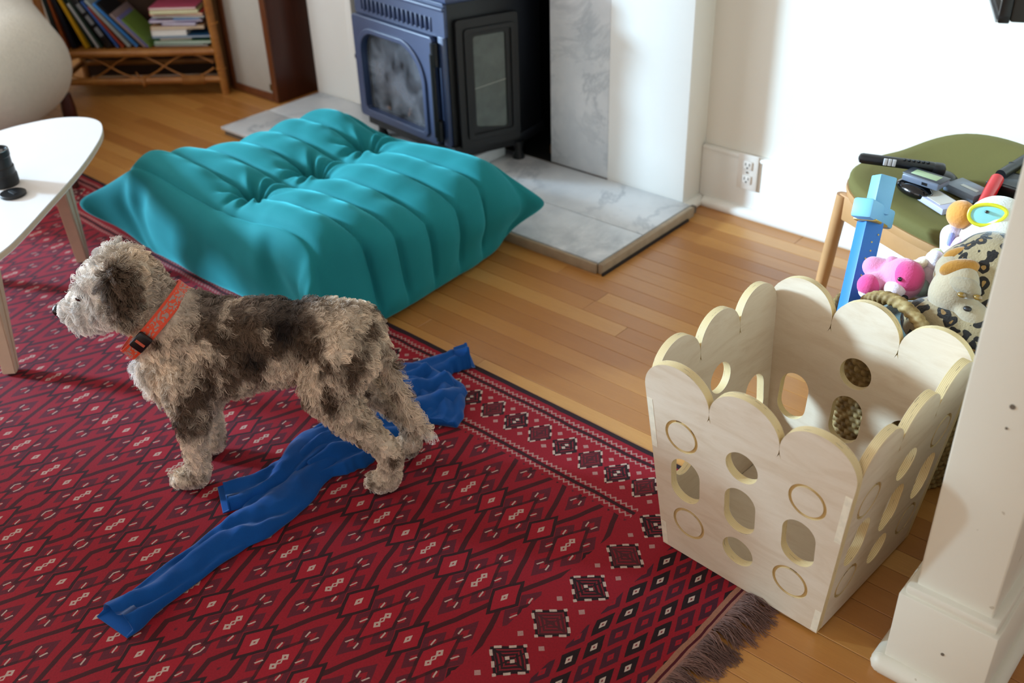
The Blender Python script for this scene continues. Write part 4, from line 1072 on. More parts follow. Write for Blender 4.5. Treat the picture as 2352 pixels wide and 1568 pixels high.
# pink bear
PNK, HOT, PALE = m_plush('pink plush', '#e690b3'), m_plush('hot pink plush', '#e2508c'), m_plush('pale pink plush', '#f6dfe6')
D = 2.17
be = thing('pink_bear', 'pink and hot-pink tie-dye teddy bear lying in the basket', 'soft toy', at(2060, 690, D))
g = G().ell(at(2072, 640, D), (.044, .040, .042)).ell(at(2040, 640, D+.03), (.045, .04, .04)).cap(at(2035, 620, D+.02), at(2005, 612, D+.02), .022, .021).cap(at(2035, 645, D), at(2005, 652, D-.01), .021, .023)
link('body', blob(g, 'bear', .004, 6), PNK, be, 180)
link('face_patch', blob(G().ell(at(2083, 636, D-.012), (.034, .034, .034)), 'fp', .004, 3), HOT, be, 180)
link('muzzle', blob(G().ell(at(2055, 664, D-.026), (.022, .020, .018)), 'mz', .004, 3), PALE, be, 180)
for (px, py, r_, mm) in ((1996, 655, .0235, HOT), (1990, 668, .016, PALE)): link('foot_pad', blob(G().ell(at(px, py, D-.016), (r_, r_, r_)), 'ft', .004, 2), mm, be, 180)
link('ear', blob(G().cap(at(2098, 613, D), at(2122, 603, D), .014, .009), 'ear', .003, 2), m_plush('cream plush', '#f3e3c8'), be, 180)
link('ear', blob(G().cap(at(2060, 606, D), at(2048, 600, D), .012, .011), 'ear', .003, 2), PNK, be, 180)
obj('eye', G().ell(at(2067, 641, D-.0425), (.0048, .0048, .0048), None, 2), pm('black glass eye', '#050508', .08, coat=1), be)
obj('nose', G().ell(at(2078, 683, D-.034), (.007, .005, .005), None, 2), pm('black felt', '#120c10', .7), be)
# pastel plush next to it
t = thing('pastel_plush', 'pale rainbow plush wedged between the bear and the leopard', 'soft toy', at(2125, 680, 2.2))
link('body', blob(G().ell(at(2122, 645, 2.2), (.032, .03, .04)).ell(at(2128, 612, 2.21), (.026, .024, .02)), 'pp', .004, 5), m_plush('pastel mottled plush', '#e7cfd8', .3), t, 180)
link('patch', blob(G().ell(at(2114, 660, 2.174), (.018, .016, .02)), 'pt', .004, 2), m_plush('sage plush', '#9fb3ac'), t, 180)
# leopard cub
def m_leopard():
    m, nt, bs = newmat('leopard plush'); co = objco(nt); n1 = noisef(nt, co, 26, 2)
    vz = nt.nodes.new('ShaderNodeTexVoronoi'); vz.inputs['Scale'].default_value = 44; wv = nt.nodes.new('ShaderNodeTexNoise'); wv.inputs['Scale'].default_value = 30; nt.links.new(co, wv.inputs['Vector'])
    ad = nt.nodes.new('ShaderNodeVectorMath'); ad.operation = 'MULTIPLY_ADD'; nt.links.new(wv.outputs['Color'], ad.inputs[0]); ad.inputs[1].default_value = (.035, .035, .035); nt.links.new(co, ad.inputs[2]); nt.links.new(ad.outputs[0], vz.inputs['Vector'])
    d = X(nt, vz.outputs['Distance'])+(n1-.5)*.35
    c = mixc(nt, noisef(nt, co, 12, 2), hexc('#a59170'), hexc('#86704c'))
    c = mixc(nt, d.lt(.56), c, hexc('#221a13')); c = mixc(nt, d.lt(.22), c, hexc('#8f6a3a'))
    nt.links.new(c, bs.inputs['Base Color']); setp(bs, rough=.95, spec=.1, sheen=.4); bump(nt, bs, noisef(nt, co, 260, 2), .5, .003); return m
M_LEO = m_leopard(); CRM = m_plush('cream fur', '#ab987c', .25); OCH = m_plush('ochre fur', '#a9742c', .2)
D = 2.11
le = thing('leopard_cub', 'leopard-spotted plush cub with ochre ears filling the basket', 'soft toy', at(2200, 760, D))
g = G().ell(at(2235, 640, D+.03), (.072, .066, .075)).ell(at(2160, 745, D+.01), (.075, .06, .05)).ell(at(2240, 770, D+.01), (.075, .06, .06)).ell(at(2280, 605, D+.025), (.07, .06, .06))
link('body', blob(g, 'leo', .005, 8), M_LEO, le, 180)
g = G().ell(at(2190, 665, D-.018), (.042, .036, .058), (0, .35, 0)).ell(at(2185, 618, D+.0), (.03, .025, .03)).ell(at(2235, 720, D-.02), (.045, .03, .022), (0, .5, 0))
link('face_ruff', blob(g, 'ruff', .004, 8), CRM, le, 180)
link('muzzle', blob(G().ell(at(2214, 654, D-.048), (.032, .020, .018), (0, .2, 0)).ell(at(2226, 668, D-.046), (.022, .018, .015)), 'mz', .004, 4), m_plush('grey-cream fur', '#9c8b71', .35), le, 180)
for (px, py, dd, r_) in ((2204, 617, D-.040, .036), (2212, 588, D+.0, .036)): link('ear', blob(G().ell(at(px, py, dd), (r_, .014, r_*.55), (0, -.15, .6)), 'ear', .003, 3), OCH, le, 180)
obj('eye', G().ell(at(2209, 677, D-.066), (.0085, .006, .0055), None, 2), pm('amber glass eye', '#7a5a20', .1, coat=1), le); obj('eye', G().ell(at(2246, 683, D-.062), (.0085, .006, .0055), None, 2), pm('amber glass eye', '#7a5a20', .1), le)
obj('nose', G().ell(at(2222, 709, D-.050), (.008, .006, .005), None, 2), pm('dark nose', '#241a14', .5), le)
# white bird with goggles
D = 2.20
bi = thing('goggle_bird', 'white plush bird with orange beak and yellow-rimmed teal goggles', 'soft toy', at(2290, 640, D))
g = G().ell(at(2290, 570, D), (.075, .07, .075)).ell(at(2292, 510, D), (.058, .055, .05)).cap(at(2260, 560, D), at(2215, 610, D-.01), .04, .03)
link('body', blob(g, 'bird', .005, 8), m_plush('white plush', '#d6cfc1', .06), bi, 180)
link('beak', blob(G().ell(at(2207, 492, D-.02), (.027, .026, .028)).cap(at(2215, 492, D-.02), at(2240, 496, D-.02), .02, .018), 'beak', .003, 4), m_plush('orange plush', '#df9848', .1), bi, 180)
lensc = at(2270, 487, D-.052); vn = (Vector((0, 0, CAM_H))-lensc).normalized(); vx = Vector((0, 0, 1)).cross(vn).normalized(); vy = vn.cross(vx)
def lens_pt(a, k): # D shaped lens
    x, y = math.cos(a)*.031*k, (math.sin(a)*.026 if math.sin(a) < 0 else math.sin(a)*.014)*k
    return lensc+(vx*x+vy*y)+vx*y*.35
o = obj('goggle_lens', G(), None, bi) if False else None
g = G(); ctr = g.bm.verts.new(lensc+vn*.004); ring = [g.bm.verts.new(lens_pt(2*PI*k/40, 1)) for k in range(40)]; bck = g.bm.verts.new(lensc-vn*.012)
for k in range(40): g.bm.faces.new((ctr, ring[k], ring[(k+1) % 40])); g.bm.faces.new((bck, ring[(k+1) % 40], ring[k]))
o = obj('goggle_lens', g, pm('teal vinyl', '#8fd0cf', .3), bi, 60)
obj('goggle_rim', G().tube([lens_pt(2*PI*k/40, 1.0) for k in range(40)], .0036, 8, True), pm('yellow piping', '#d8cf2a', .45), o)
obj('pupil', G().ell(lensc+vn*.005-vx*.002, (.0042, .0042, .003), None, 2), pm('black glass eye', '#050508', .08), o)
# bunny ears and a small white-and-lime toy
D = 2.19
bu = thing('lavender_bunny', 'lavender plush bunny with long pink-lined ears behind the cub', 'soft toy', at(2175, 640, D))
link('head', blob(G().ell(at(2175, 622, D+.01), (.03, .028, .028)), 'bh', .004, 3), m_plush('lavender plush', '#d9cbe2'), bu, 180)
link('ear', blob(G().cap(at(2180, 600, D), at(2186, 540, D+.02), .018, .022), 'e', .004, 3), m_plush('lavender plush', '#d9cbe2'), bu, 180)
link('ear_lining', blob(G().cap(at(2178, 602, D-.012), at(2206, 560, D-.01), .013, .015), 'e', .004, 3), m_plush('pink lining plush', '#f3c0dc'), bu, 180)
link('ear_patch', blob(G().cap(at(2181, 560, D-.006), at(2187, 540, D-.006), .006, .006), 'e', .003, 2), m_plush('blue-violet patch', '#8e92c4'), bu, 180)
t = thing('white_lime_toy', 'small white plush ball with lime top next to the bunny', 'soft toy', at(2150, 615, 2.18))
link('body', blob(G().ell(at(2147, 597, 2.18), (.019, .018, .02)), 'wb', .003, 2), m_plush('snow plush', '#efe9f2'), t, 180)
link('cap', blob(G().ell(at(2155, 583, 2.19), (.017, .016, .010)), 'wb', .003, 2), m_plush('lime plush', '#c9d48c'), t, 180)
# cardboard sword
s0, s1, s2, s3 = at(1956, 700, 2.24), at(2000, 508, 2.26), at(2010, 478, 2.265), at(2034, 418, 2.28)
sw = thing('toy_sword', 'painted blue cardboard sword with light blue hilt stuck in the basket', 'toy sword', s0)
ax = (s1-s0).normalized(); sx_ = Vector((1, .25, 0)); sx_ = (sx_-ax*sx_.dot(ax)).normalized(); sy_ = ax.cross(sx_); SR = Matrix((sx_, sy_, ax)).transposed()
M_BL = pm('blue painted card', '#2f78c8', .5, var=.08, bscale=40, bstr=.1); M_LB = pm('light blue painted card', '#7fc0e6', .5, var=.05)
s00 = s0-ax*.06
obj('blade', G().box((s00+s1)/2, (.040, .040, (s1-s00).length), SR @ Matrix.Rotation(.6, 3, 'Z'), .003), M_BL, sw)
obj('hilt', G().box((s2+s3)/2, (.038, .038, (s3-s2).length+.02), SR @ Matrix.Rotation(.6, 3, 'Z'), .003), M_LB, sw)
obj('guard', G().box(s1.lerp(s2, .6), (.118, .044, .040), SR @ Matrix.Rotation(1.25, 3, 'Z'), .006), M_LB, sw)
obj('gold_trim', G().box(s1-ax*.002, (.064, .048, .006), SR @ Matrix.Rotation(1.25, 3, 'Z'), .002), pm('gold glitter paint', '#c9a95a', .3, .6), sw)
M_GD = pm('gold specks', '#d8c878', .4)
for k in range(7):
    p = s0.lerp(s1, .25+.1*k)+SR @ Matrix.Rotation(.6, 3, 'Z') @ Vector((rr.uniform(-.014, .014), -.0205, 0)); obj('gold_speck', G().ell(p, (.0022, .0022, .0022), None, 1), M_GD, sw)

# ============================================================ television on the partition wall
tc = at(2291, 54, 1.78); td = Vector((-.40, .916, 0)).normalized(); tn = Vector((td.y, -td.x, 0))     # td: along the screen, tn: towards its back (right)
TM = Matrix(((td.x, tn.x, 0, tc.x), (td.y, tn.y, 0, tc.y), (0, 0, 1, tc.z), (0, 0, 0, 1)))
tv = thing('television', 'black flat television on the partition wall, lower corner showing', 'television', TM @ Vector((.3, .05, 0)))
M_TVB = pm('matt black tv plastic', '#1b1a16', .5, var=.1)
obj('back_shell', G().box(TM @ Vector((.31, .045, .19)), (.62, .058, .376), TM.to_3x3(), .004), M_TVB, tv)
obj('bezel', G().box(TM @ Vector((.31, .008, .0065)), (.62, .016, .013), TM.to_3x3(), .002).box(TM @ Vector((.0065, .008, .19)), (.013, .016, .38), TM.to_3x3(), .002).box(TM @ Vector((.6135, .008, .19)), (.013, .016, .38), TM.to_3x3(), .002).box(TM @ Vector((.31, .008, .3735)), (.62, .016, .013), TM.to_3x3(), .002), M_BLK, tv)
obj('screen', G().box(TM @ Vector((.31, .009, .19)), (.596, .008, .356), TM.to_3x3()), pm('glossy screen', '#0a0d12', .04, var=0, spec=.9, coat=1, coat_rough=.02), tv)
obj('silver_lip', G().box(TM @ Vector((.31, -.0015, .003)), (.615, .003, .004), TM.to_3x3()), pm('satin silver', '#a9b2ba', .3, 1), tv)
wp = Vector((PX0, (TM @ Vector((.31, .07, .19))).y, (TM @ Vector((.31, .07, .19))).z))
obj('wall_bracket', G().cyl(TM @ Vector((.31, .07, .19)), wp+Vector((.004, 0, 0)), .018).box(wp+Vector((-.004, 0, 0)), (.012, .12, .12)), M_TVB, tv)
# ============================================================ blue garment on the rug
def m_knit():
    m, nt, bs = newmat('blue jersey'); co = objco(nt); n = noisef(nt, co, 14, 3); n2 = noisef(nt, co, 420, 2)
    nt.links.new(mixc(nt, n*.5+n2*.3, hexc('#0a3c78'), hexc('#11549c')), bs.inputs['Base Color']); setp(bs, rough=.9, spec=.15, sheen=.25, sheen_rough=.4); bump(nt, bs, n2, .25, .0008); return m
M_JER = m_knit(); GZ0 = RUG_T+.0022
def cloth_strip(path, hw, th, seed, lift=None, open0=False, open1=False, n=120, m=44, ridge=.006, freq=5.0, twist=4.0):
    P = catmull([onz(px, py, .012) for px, py in path], n)
    def interp(a, t_):
        k = t_*(len(a)-1); i = min(int(k), len(a)-2); f = k-i; f = f*f*(3-2*f); return a[i]*(1-f)+a[i+1]*f
    g = G(); rows = []
    for i, p in enumerate(P):
        t_ = i/(n-1); T = (P[min(i+1, n-1)]-P[max(i-1, 0)]); T.z = 0; T.normalize(); Sd = Vector((-T.y, T.x, 0)); w = interp(hw, t_)
        wob = 1+.16*mnoise.noise(Vector((t_*9, seed, 0))); lf = interp(lift, t_) if lift else 0; h = interp(th, t_)
        row = []
        for j in range(m):
            a = 2*PI*j/m; c, s = math.cos(a), math.sin(a); x = c*abs(c)**-.25 if abs(c) > 1e-6 else 0
            x = max(-1, min(1, x)); L_ = t_*(P[0]-P[-1]).length
            if s >= 0:
                prof_ = (1-abs(x)**3.2)**.6 if abs(x) < 1 else 0
                ph = x*freq+2.4*mnoise.noise(Vector((L_*6, seed+3, 0)))+L_*twist*(1 if seed % 2 else -1)
                rd = (abs(math.sin(ph))**1.3)*ridge*2.4+ridge*1.1*mnoise.noise(Vector((x*3+seed, L_*22, 1)))+.0016*mnoise.noise(Vector((x*9, L_*60, seed)))
                z = GZ0+lf*(.35+.65*prof_)+h*prof_*.8+max(-h*.4, rd)*prof_
            else: z = GZ0+lf*.3*(1-x*x)*0+.0
            q = p+Sd*(x*w*wob); row.append((q.x, q.y, max(GZ0, z)))
        rows.append(row)
    def tunnel(rows, rev):
        src = rows[0] if not rev else rows[-1]; nx = rows[1] if not rev else rows[-2]
        c = sum((Vector(q) for q in src), Vector())/m; dirv = (sum((Vector(q) for q in rows[14] if True), Vector())/m-c) if not rev else (sum((Vector(q) for q in rows[-15]), Vector())/m-c)
        dirv.z = 0; dirv.normalize()
        r1 = [tuple(c+(Vector(q)-c)*.93+dirv*.001) for q in src]; r2 = [tuple(c+(Vector(q)-c)*.80+dirv*.03) for q in src]
        r1 = [(x, y, max(z, GZ0+.0012)) for x, y, z in r1]; r2 = [(x, y, max(z, GZ0+.0012)) for x, y, z in r2]
        return r1, r2
    for flag, seq in ((open0, range(0, 9)), (open1, range(n-1, n-10, -1))):
        if not flag: continue
        k0_ = seq[0]; tdir = (P[12]-P[0]) if k0_ == 0 else (P[n-13]-P[n-1]); tdir.z = 0; tdir.normalize()
        for q_, i in enumerate(seq):
            f_ = (1-q_/9)**2; rows[i] = [(x+tdir.x*.016*f_*(z > GZ0+.004), y+tdir.y*.016*f_*(z > GZ0+.004), z) for x, y, z in rows[i]]
    if open0: r1, r2 = tunnel(rows, False); rows = [r2, r1]+rows
    if open1: r1, r2 = tunnel(rows, True); rows = rows+[r1, r2]
    vs = g.grid(lambda i, j: rows[i][j], len(rows), m, False, True)
    g.bm.faces.new(vs[0][::-1]); g.bm.faces.new(vs[-1]); return g
gm = thing('blue_garment', 'crumpled blue jersey leggings sprawled across the rug beneath the dog', 'clothing', onz(760, 1050))
def hem(g_strip_rows): pass
obj('trouser_leg', cloth_strip([(256, 1438), (330, 1382), (430, 1306), (520, 1240), (590, 1195), (650, 1140), (705, 1080), (770, 1030)], [.045, .043, .040, .046, .056, .062, .06, .06], [.026, .020, .014, .015, .018, .022, .024, .02], 1, None, True, False, 170, 48, .0065, 2.6, 11.0), M_JER, gm, 180)
obj('trouser_leg', cloth_strip([(505, 1146), (560, 1132), (620, 1115), (670, 1085), (720, 1035), (780, 1000)], [.045, .042, .036, .042, .055, .06], [.016, .015, .018, .022, .022, .02], 2, [.0, .003, .012, .018, .012, .0], True, False, 130, 44, .006, 2.6, 9.0), M_JER, gm, 180)
obj('seat_fabric', cloth_strip([(700, 1082), (760, 1035), (830, 990), (900, 945), (960, 905), (1003, 872)], [.055, .085, .098, .105, .115, .095], [.02, .026, .026, .024, .022, .016], 3, None, False, False, 160, 64, .011, 5.0, 13.0), M_JER, gm, 180)
obj('side_panel', cloth_strip([(905, 862), (960, 872), (1000, 905), (1012, 950), (1000, 972)], [.05, .075, .07, .055, .05], [.016, .02, .02, .014, .010], 5, None, False, False, 90, 44, .006, 4.5), M_JER, gm, 180)
obj('waistband', cloth_strip([(955, 862), (1010, 842), (1050, 832), (1086, 826)], [.055, .045, .034, .030], [.016, .020, .034, .052], 4, None, False, True, 90, 40, .004, 3.0), M_JER, gm, 180)
obj('loose_fold', cloth_strip([(752, 1082), (790, 1068), (830, 1052), (858, 1032)], [.02, .028, .028, .022], [.014, .022, .022, .012], 6, None, False, False, 60, 30, .004, 3.0), M_JER, gm, 180)

# ============================================================ the dog
DO = Vector((-1.357, 1.135, 0)); du_ = Vector((-.795, -.606, 0)).normalized(); dv_ = Vector((du_.y, -du_.x, 0))
if dv_.y < 0: dv_ = -dv_
DM = Matrix(((du_.x, dv_.x, 0, DO.x), (du_.y, dv_.y, 0, DO.y), (0, 0, 1, 0), (0, 0, 0, 1)))
def dp(s, v, z): return DM @ Vector((s, v, z))
DR3 = DM.to_3x3()
def dpx(px, py, v=-.07):
    q = onplane(px, py, DO+dv_*v, dv_); return ((q-DO).dot(du_), q.z)
FZ = RUG_T+.003
dog = thing('dog', 'brown and cream merle dog in an orange collar standing on the rug', 'dog', (DO.x-.16, DO.y-.12, 0), math.atan2(du_.y, du_.x))
g = G()
def el(s, v, z, rs, rv, rz, tilt=0): g.ell(dp(s, v, z), (rs, rv, rz), DR3 @ Matrix.Rotation(-tilt, 3, 'Y'))
def chain(pts):
    for (a, b) in zip(pts, pts[1:]): g.cap(dp(*a[:3]), dp(*b[:3]), a[3], b[3])
# trunk
el(.415, 0, .300, .105, .080, .128); el(.33, 0, .325, .12, .078, .108); el(.24, 0, .338, .12, .072, .094); el(.13, 0, .350, .11, .070, .080); el(.075, 0, .340, .072, .068, .085)
# neck and head
chain([(.40, 0, .375, .076), (.455, 0, .412, .066), (.495, 0, .455, .060)])
el(.497, 0, .475, .068, .060, .066); el(.535, 0, .462, .050, .050, .050)
chain([(.540, 0, .428, .048), (.595, 0, .416, .039), (.634, 0, .409, .024)]); el(.590, 0, .392, .048, .038, .024); el(.557, -.026, .488, .030, .024, .020); el(.557, .026, .488, .030, .024, .020)
# near and far front legs
chain([(.405, -.046, .285, .052), (.404, -.056, .205, .037), (.412, -.060, .120, .026), (.416, -.060, .070, .023), (.420, -.060, FZ+.026, .024)]); el(.446, -.060, FZ+.021, .036, .028, .021)
chain([(.42, .046, .285, .050), (.422, .052, .205, .035), (.418, .054, .120, .026), (.416, .054, .070, .023), (.420, .054, FZ+.026, .023)]); el(.444, .054, FZ+.021, .034, .027, .021)
# hind legs: thigh, knee forward, hock back, near-vertical shank, paw
chain([(.080, -.036, .335, .072), (.115, -.050, .262, .054), (.075, -.056, .190, .036), (.012, -.060, .122, .025), (.000, -.060, .100, .025), (.006, -.060, .055, .023), (.010, -.060, FZ+.025, .024)]); el(.030, -.060, FZ+.020, .035, .029, .020)
chain([(.075, .036, .335, .068), (.095, .046, .262, .050), (.050, .050, .190, .034), (-.014, .052, .122, .025), (-.028, .052, .100, .024), (-.022, .052, .055, .023), (-.018, .052, FZ+.025, .023)]); el(.000, .052, FZ+.020, .034, .028, .020)
# tail hanging down behind
chain([(.055, .0, .385, .028), (.014, .0, .335, .020), (-.004, .0, .270, .015), (-.024, .0, .205, .012), (-.054, .0, .140, .009), (-.080, .0, .098, .005)])
body_me = blob(g, 'dog_body', .0065, 7, .5)
# coat colour in dog coordinates: merle patches on the near side, pale chest widened as a lit rim, grey back
DARKP = [(455, 722, 40, 1), (480, 770, 55, .9), (530, 800, 60, .9), (585, 745, 70, .95), (650, 740, 65, .8), (690, 770, 60, .85), (560, 865, 55, .8), (592, 832, 38, 1.4), (478, 880, 45, .9), (440, 925, 42, 1.1), (425, 972, 34, 1.2), (393, 888, 16, 1.2), (640, 790, 45, .8), (735, 815, 45, .7), (800, 845, 40, .9), (835, 800, 36, .6), (770, 905, 40, .7), (715, 905, 26, .6), (870, 880, 34, .6), (905, 1052, 16, 1.2), (820, 960, 18, .7), (355, 790, 16, .9), (870, 950, 30, .5), (930, 960, 24, .5), (740, 700, 45, .5), (560, 700, 60, .45)]
LITEP = [(505, 740, 34, .7), (468, 800, 26, .6), (500, 815, 24, .5), (640, 855, 50, .8), (720, 855, 36, .8), (760, 775, 50, .7), (600, 785, 16, .8), (690, 880, 30, .6), (850, 860, 26, .6), (360, 870, 50, 1.), (340, 820, 40, .7), (440, 1040, 40, .5), (600, 695, 26, .5)]
def conv(L_):
    out = []
    for px, py, r_, w in L_:
        s, z = dpx(px, py); out.append((s, z, (r_/1085.0)*.82, w))
    return np.array(out)
DP, LP = conv(DARKP), conv(LITEP)
EARC = dpx(268, 665, -.07); HEADC = (.50, .478)
C_TAN, C_DK, C_BLK, C_WH, C_GR = [np.array(lin(c)) for c in ((.90, .81, .71), (.40, .32, .255), (.15, .12, .105), (.97, .95, .93), (.68, .62, .57))]
def coat(S3, seed=0.0):
    """S3: n x 3 in dog coords -> rgb"""
    s, v, z = S3[:, 0], S3[:, 1], S3[:, 2]; sgn = np.where(v > .02, .55, 1.0)
    nz = np.array([mnoise.noise(Vector((a*34+seed, b*30, c*26)))+1.0*mnoise.noise(Vector((a*72, b*60+seed, c*44)))+.5*mnoise.noise(Vector((a*150, b*150, c*150))) for a, b, c in S3])
    dk = sum(w*np.exp(-(((s-a)**2+(z-b)**2)/(r_*r_))) for a, b, r_, w in DP); lt = sum(w*np.exp(-(((s-a)**2+(z-b)**2)/(r_*r_))) for a, b, r_, w in LP)
    head = (s > .44) & (z > .36) & (s+z > .86)
    ear = np.exp(-(((s-EARC[0])/.030)**2+((z-EARC[1])/.055)**2))*np.clip((-v-.03)/.03, 0, 1)
    d = np.where(head, ear*1.5+.25*np.clip((.46-s)/.04, 0, 1), dk*.85-lt*.8+.12)+nz*.72
    d = np.clip((d-.16)*1.7, 0, 1); blk = np.clip((dk-1.15)*1.4+nz*.3, 0, 1)*(~head)
    col = C_TAN[None]*(1-d[:, None])+C_DK[None]*d[:, None]; col = col*(1-blk[:, None])+C_BLK[None]*blk[:, None]
    w = np.clip((s-.465)/.05, 0, 1)*np.clip((.37-z)/.05, 0, 1); w = np.maximum(w, np.where(head, np.clip((s-.49)/.06, 0, 1)*.72, 0)); w = np.maximum(w, np.clip((-.058-s)/.015, 0, 1)*np.clip((.13-z)/.03, 0, 1))  # white of chest and head also stands for light falling on them
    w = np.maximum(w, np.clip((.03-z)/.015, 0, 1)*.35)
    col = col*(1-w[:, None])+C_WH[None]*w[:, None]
    gr = np.clip((z-.405)/.03, 0, 1)*(~head)*.55; col = col*(1-gr[:, None])+C_GR[None]*gr[:, None]*(1-.35*d[:, None])
    return np.clip(col*(1+.10*nz[:, None]), .01, 1)
def dogco(Pw):
    Mi = np.array(DM.inverted()); return Pw @ Mi[:3, :3].T+Mi[:3, 3]
def vcol(me):
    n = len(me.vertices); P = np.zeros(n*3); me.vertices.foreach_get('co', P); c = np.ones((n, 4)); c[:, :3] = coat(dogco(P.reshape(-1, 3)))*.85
    at_ = me.color_attributes.new('tint', 'FLOAT_COLOR', 'POINT'); at_.data.foreach_set('color', c.ravel())
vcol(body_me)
M_SKIN = m_fiber('dog skin', .9, .1); M_FUR = m_fiber('dog fur', .62, .25)
bo = link('body', body_me.copy(), M_SKIN, dog, 180)
# ears: a hanging near ear and a tufted far ear
g = G(); sE, zE = EARC
for (ss, zz, rs, rz, vv) in ((sE-.002, zE+.022, .024, .024, -.052), (sE-.002, zE-.002, .029, .036, -.066), (sE+.002, zE-.034, .027, .030, -.067), (sE+.002, zE-.055, .018, .020, -.064)): el(ss, vv, zz, rs, .012, rz)
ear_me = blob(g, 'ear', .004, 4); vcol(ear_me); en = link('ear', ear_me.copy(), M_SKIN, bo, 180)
g = G(); sF, zF = dpx(270, 590, .05)
el(sF, .052, zF-.006, .036, .012, .026); el(sF-.004, .052, zF+.008, .028, .010, .018)
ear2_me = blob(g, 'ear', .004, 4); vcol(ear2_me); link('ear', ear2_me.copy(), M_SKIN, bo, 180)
# fur
def fur(name, me, n, lenf, parent, seed, nclump):
    rg = np.random.RandomState(seed)
    me.calc_loop_triangles(); nv = len(me.vertices); V = np.zeros(nv*3); me.vertices.foreach_get('co', V); V = V.reshape(-1, 3)
    N = np.zeros(nv*3); me.vertices.foreach_get('normal', N); N = N.reshape(-1, 3)
    T = np.zeros(len(me.loop_triangles)*3, np.int32); me.loop_triangles.foreach_get('vertices', T); T = T.reshape(-1, 3)
    A = np.linalg.norm(np.cross(V[T[:, 1]]-V[T[:, 0]], V[T[:, 2]]-V[T[:, 0]]), axis=1); A /= A.sum()
    def sample(k):
        t = rg.choice(len(T), k, p=A); r1 = np.sqrt(rg.rand(k)); r2 = rg.rand(k); b = np.stack([1-r1, r1*(1-r2), r1*r2], 1)
        P = (V[T[t]]*b[:, :, None]).sum(1); Nn = (N[T[t]]*b[:, :, None]).sum(1); return P, Nn/np.linalg.norm(Nn, axis=1)[:, None]
    P, Nn = sample(n); C, _ = sample(nclump)
    # nearest clump by a coarse grid hash
    best = np.full(n, -1); bd_ = np.full(n, 9.0)
    for k in range(0, n, 2000):
        d2 = ((P[k:k+2000, None, :]-C[None])**2).sum(2); best[k:k+2000] = d2.argmin(1); bd_[k:k+2000] = np.sqrt(d2.min(1))
    S3 = dogco(P); L_ = lenf(S3)*(0.75+.5*rg.rand(n)); crnd = rg.randn(nclump, 3)
    u_, v_ = np.array(du_), np.array(dv_)
    # lie of the coat: backwards along the trunk, down on the legs, sides, ears and face
    flow = -u_[None]*np.where(S3[:, 2] > .33, .8, .15)[:, None]+np.array([0, 0, -1.0])[None]*np.where(S3[:, 2] > .40, .15, .8)[:, None]
    hd_ = (S3[:, 0] > .47) & (S3[:, 2] > .36); flow[hd_] = -u_*.35+np.array([0, 0, -.55])
    flow = flow-Nn*(flow*Nn).sum(1)[:, None]
    dirv = Nn*.62+flow*.75+crnd[best]*.30+rg.randn(n, 3)*.10; dirv /= np.linalg.norm(dirv, axis=1)[:, None]
    ctip = np.zeros((nclump, 3)); cnt = np.zeros(nclump); tips = P+dirv*L_[:, None]
    np.add.at(ctip, best, tips); np.add.at(cnt, best, 1); ctip /= np.maximum(cnt, 1)[:, None]
    npts = 6; out = np.zeros((n, npts, 3), np.float32); side = np.cross(dirv, Nn); side /= np.linalg.norm(side, axis=1)[:, None]+1e-6; ph = (crnd[:, 0]*3)[best]
    for i in range(npts):
        t = i/(npts-1); base_ = P+dirv*(L_*t)[:, None]+Nn*(L_*.10*math.sin(PI*t))[:, None]
        pull = .62*t*t; q = base_*(1-pull)+(ctip[best]*t+P*(1-t))*pull
        q = q+side*(np.sin(ph+t*6.5)*L_*.20*t)[:, None]+np.array([0, 0, -1])[None]*(L_*.12*t*t)[:, None]
        q[:, 2] = np.maximum(q[:, 2], RUG_T+.002); out[:, i] = q
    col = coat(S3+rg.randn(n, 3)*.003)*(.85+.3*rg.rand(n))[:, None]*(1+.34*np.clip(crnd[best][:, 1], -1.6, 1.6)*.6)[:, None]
    keep = L_ > .003
    return strands(name, out[keep], M_FUR, parent, npts, .00052, .00014, col[keep], True, .78, 1.22)  # darker roots and lighter tips paint depth shading into the strands
CO_C, CO_AX = np.array([.462, .388]), np.array([.707, .707])
def flen(S3):
    s, v, z = S3[:, 0], S3[:, 1], S3[:, 2]; L_ = np.full(len(s), .0135)
    L_ = np.where(z < .17, .0085, L_); L_ = np.where(z < .04, .0055, L_)
    hd_ = (s > .46) & (z > .40); L_ = np.where(hd_, .018, L_); L_ = np.where(hd_ & (z > .52), .020, L_)
    mz = (s > .56) & (z < .46); L_ = np.where(mz, .014, L_); L_ = np.where((s > .625), .008, L_); L_ = np.where((s > .646), .0, L_)
    L_ = np.where((s < .0) & (z < .30) & (v > -.03) & (v < .03) & (z > .07), .024, L_)           # tail feathering
    L_ = np.where((s > .47) & (z < .34), .019, L_)
    dd = np.abs((s-CO_C[0])*CO_AX[0]+(z-CO_C[1])*CO_AX[1]); perp = np.abs(-(s-CO_C[0])*CO_AX[1]+(z-CO_C[1])*CO_AX[0])
    L_ = np.where((dd < .024) & (perp < .12) & (s > .36), .0032, L_); return L_
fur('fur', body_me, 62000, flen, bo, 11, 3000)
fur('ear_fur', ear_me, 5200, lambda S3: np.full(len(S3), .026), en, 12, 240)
fur('ear_fur', ear2_me, 3000, lambda S3: np.full(len(S3), .024), bo, 13, 160)
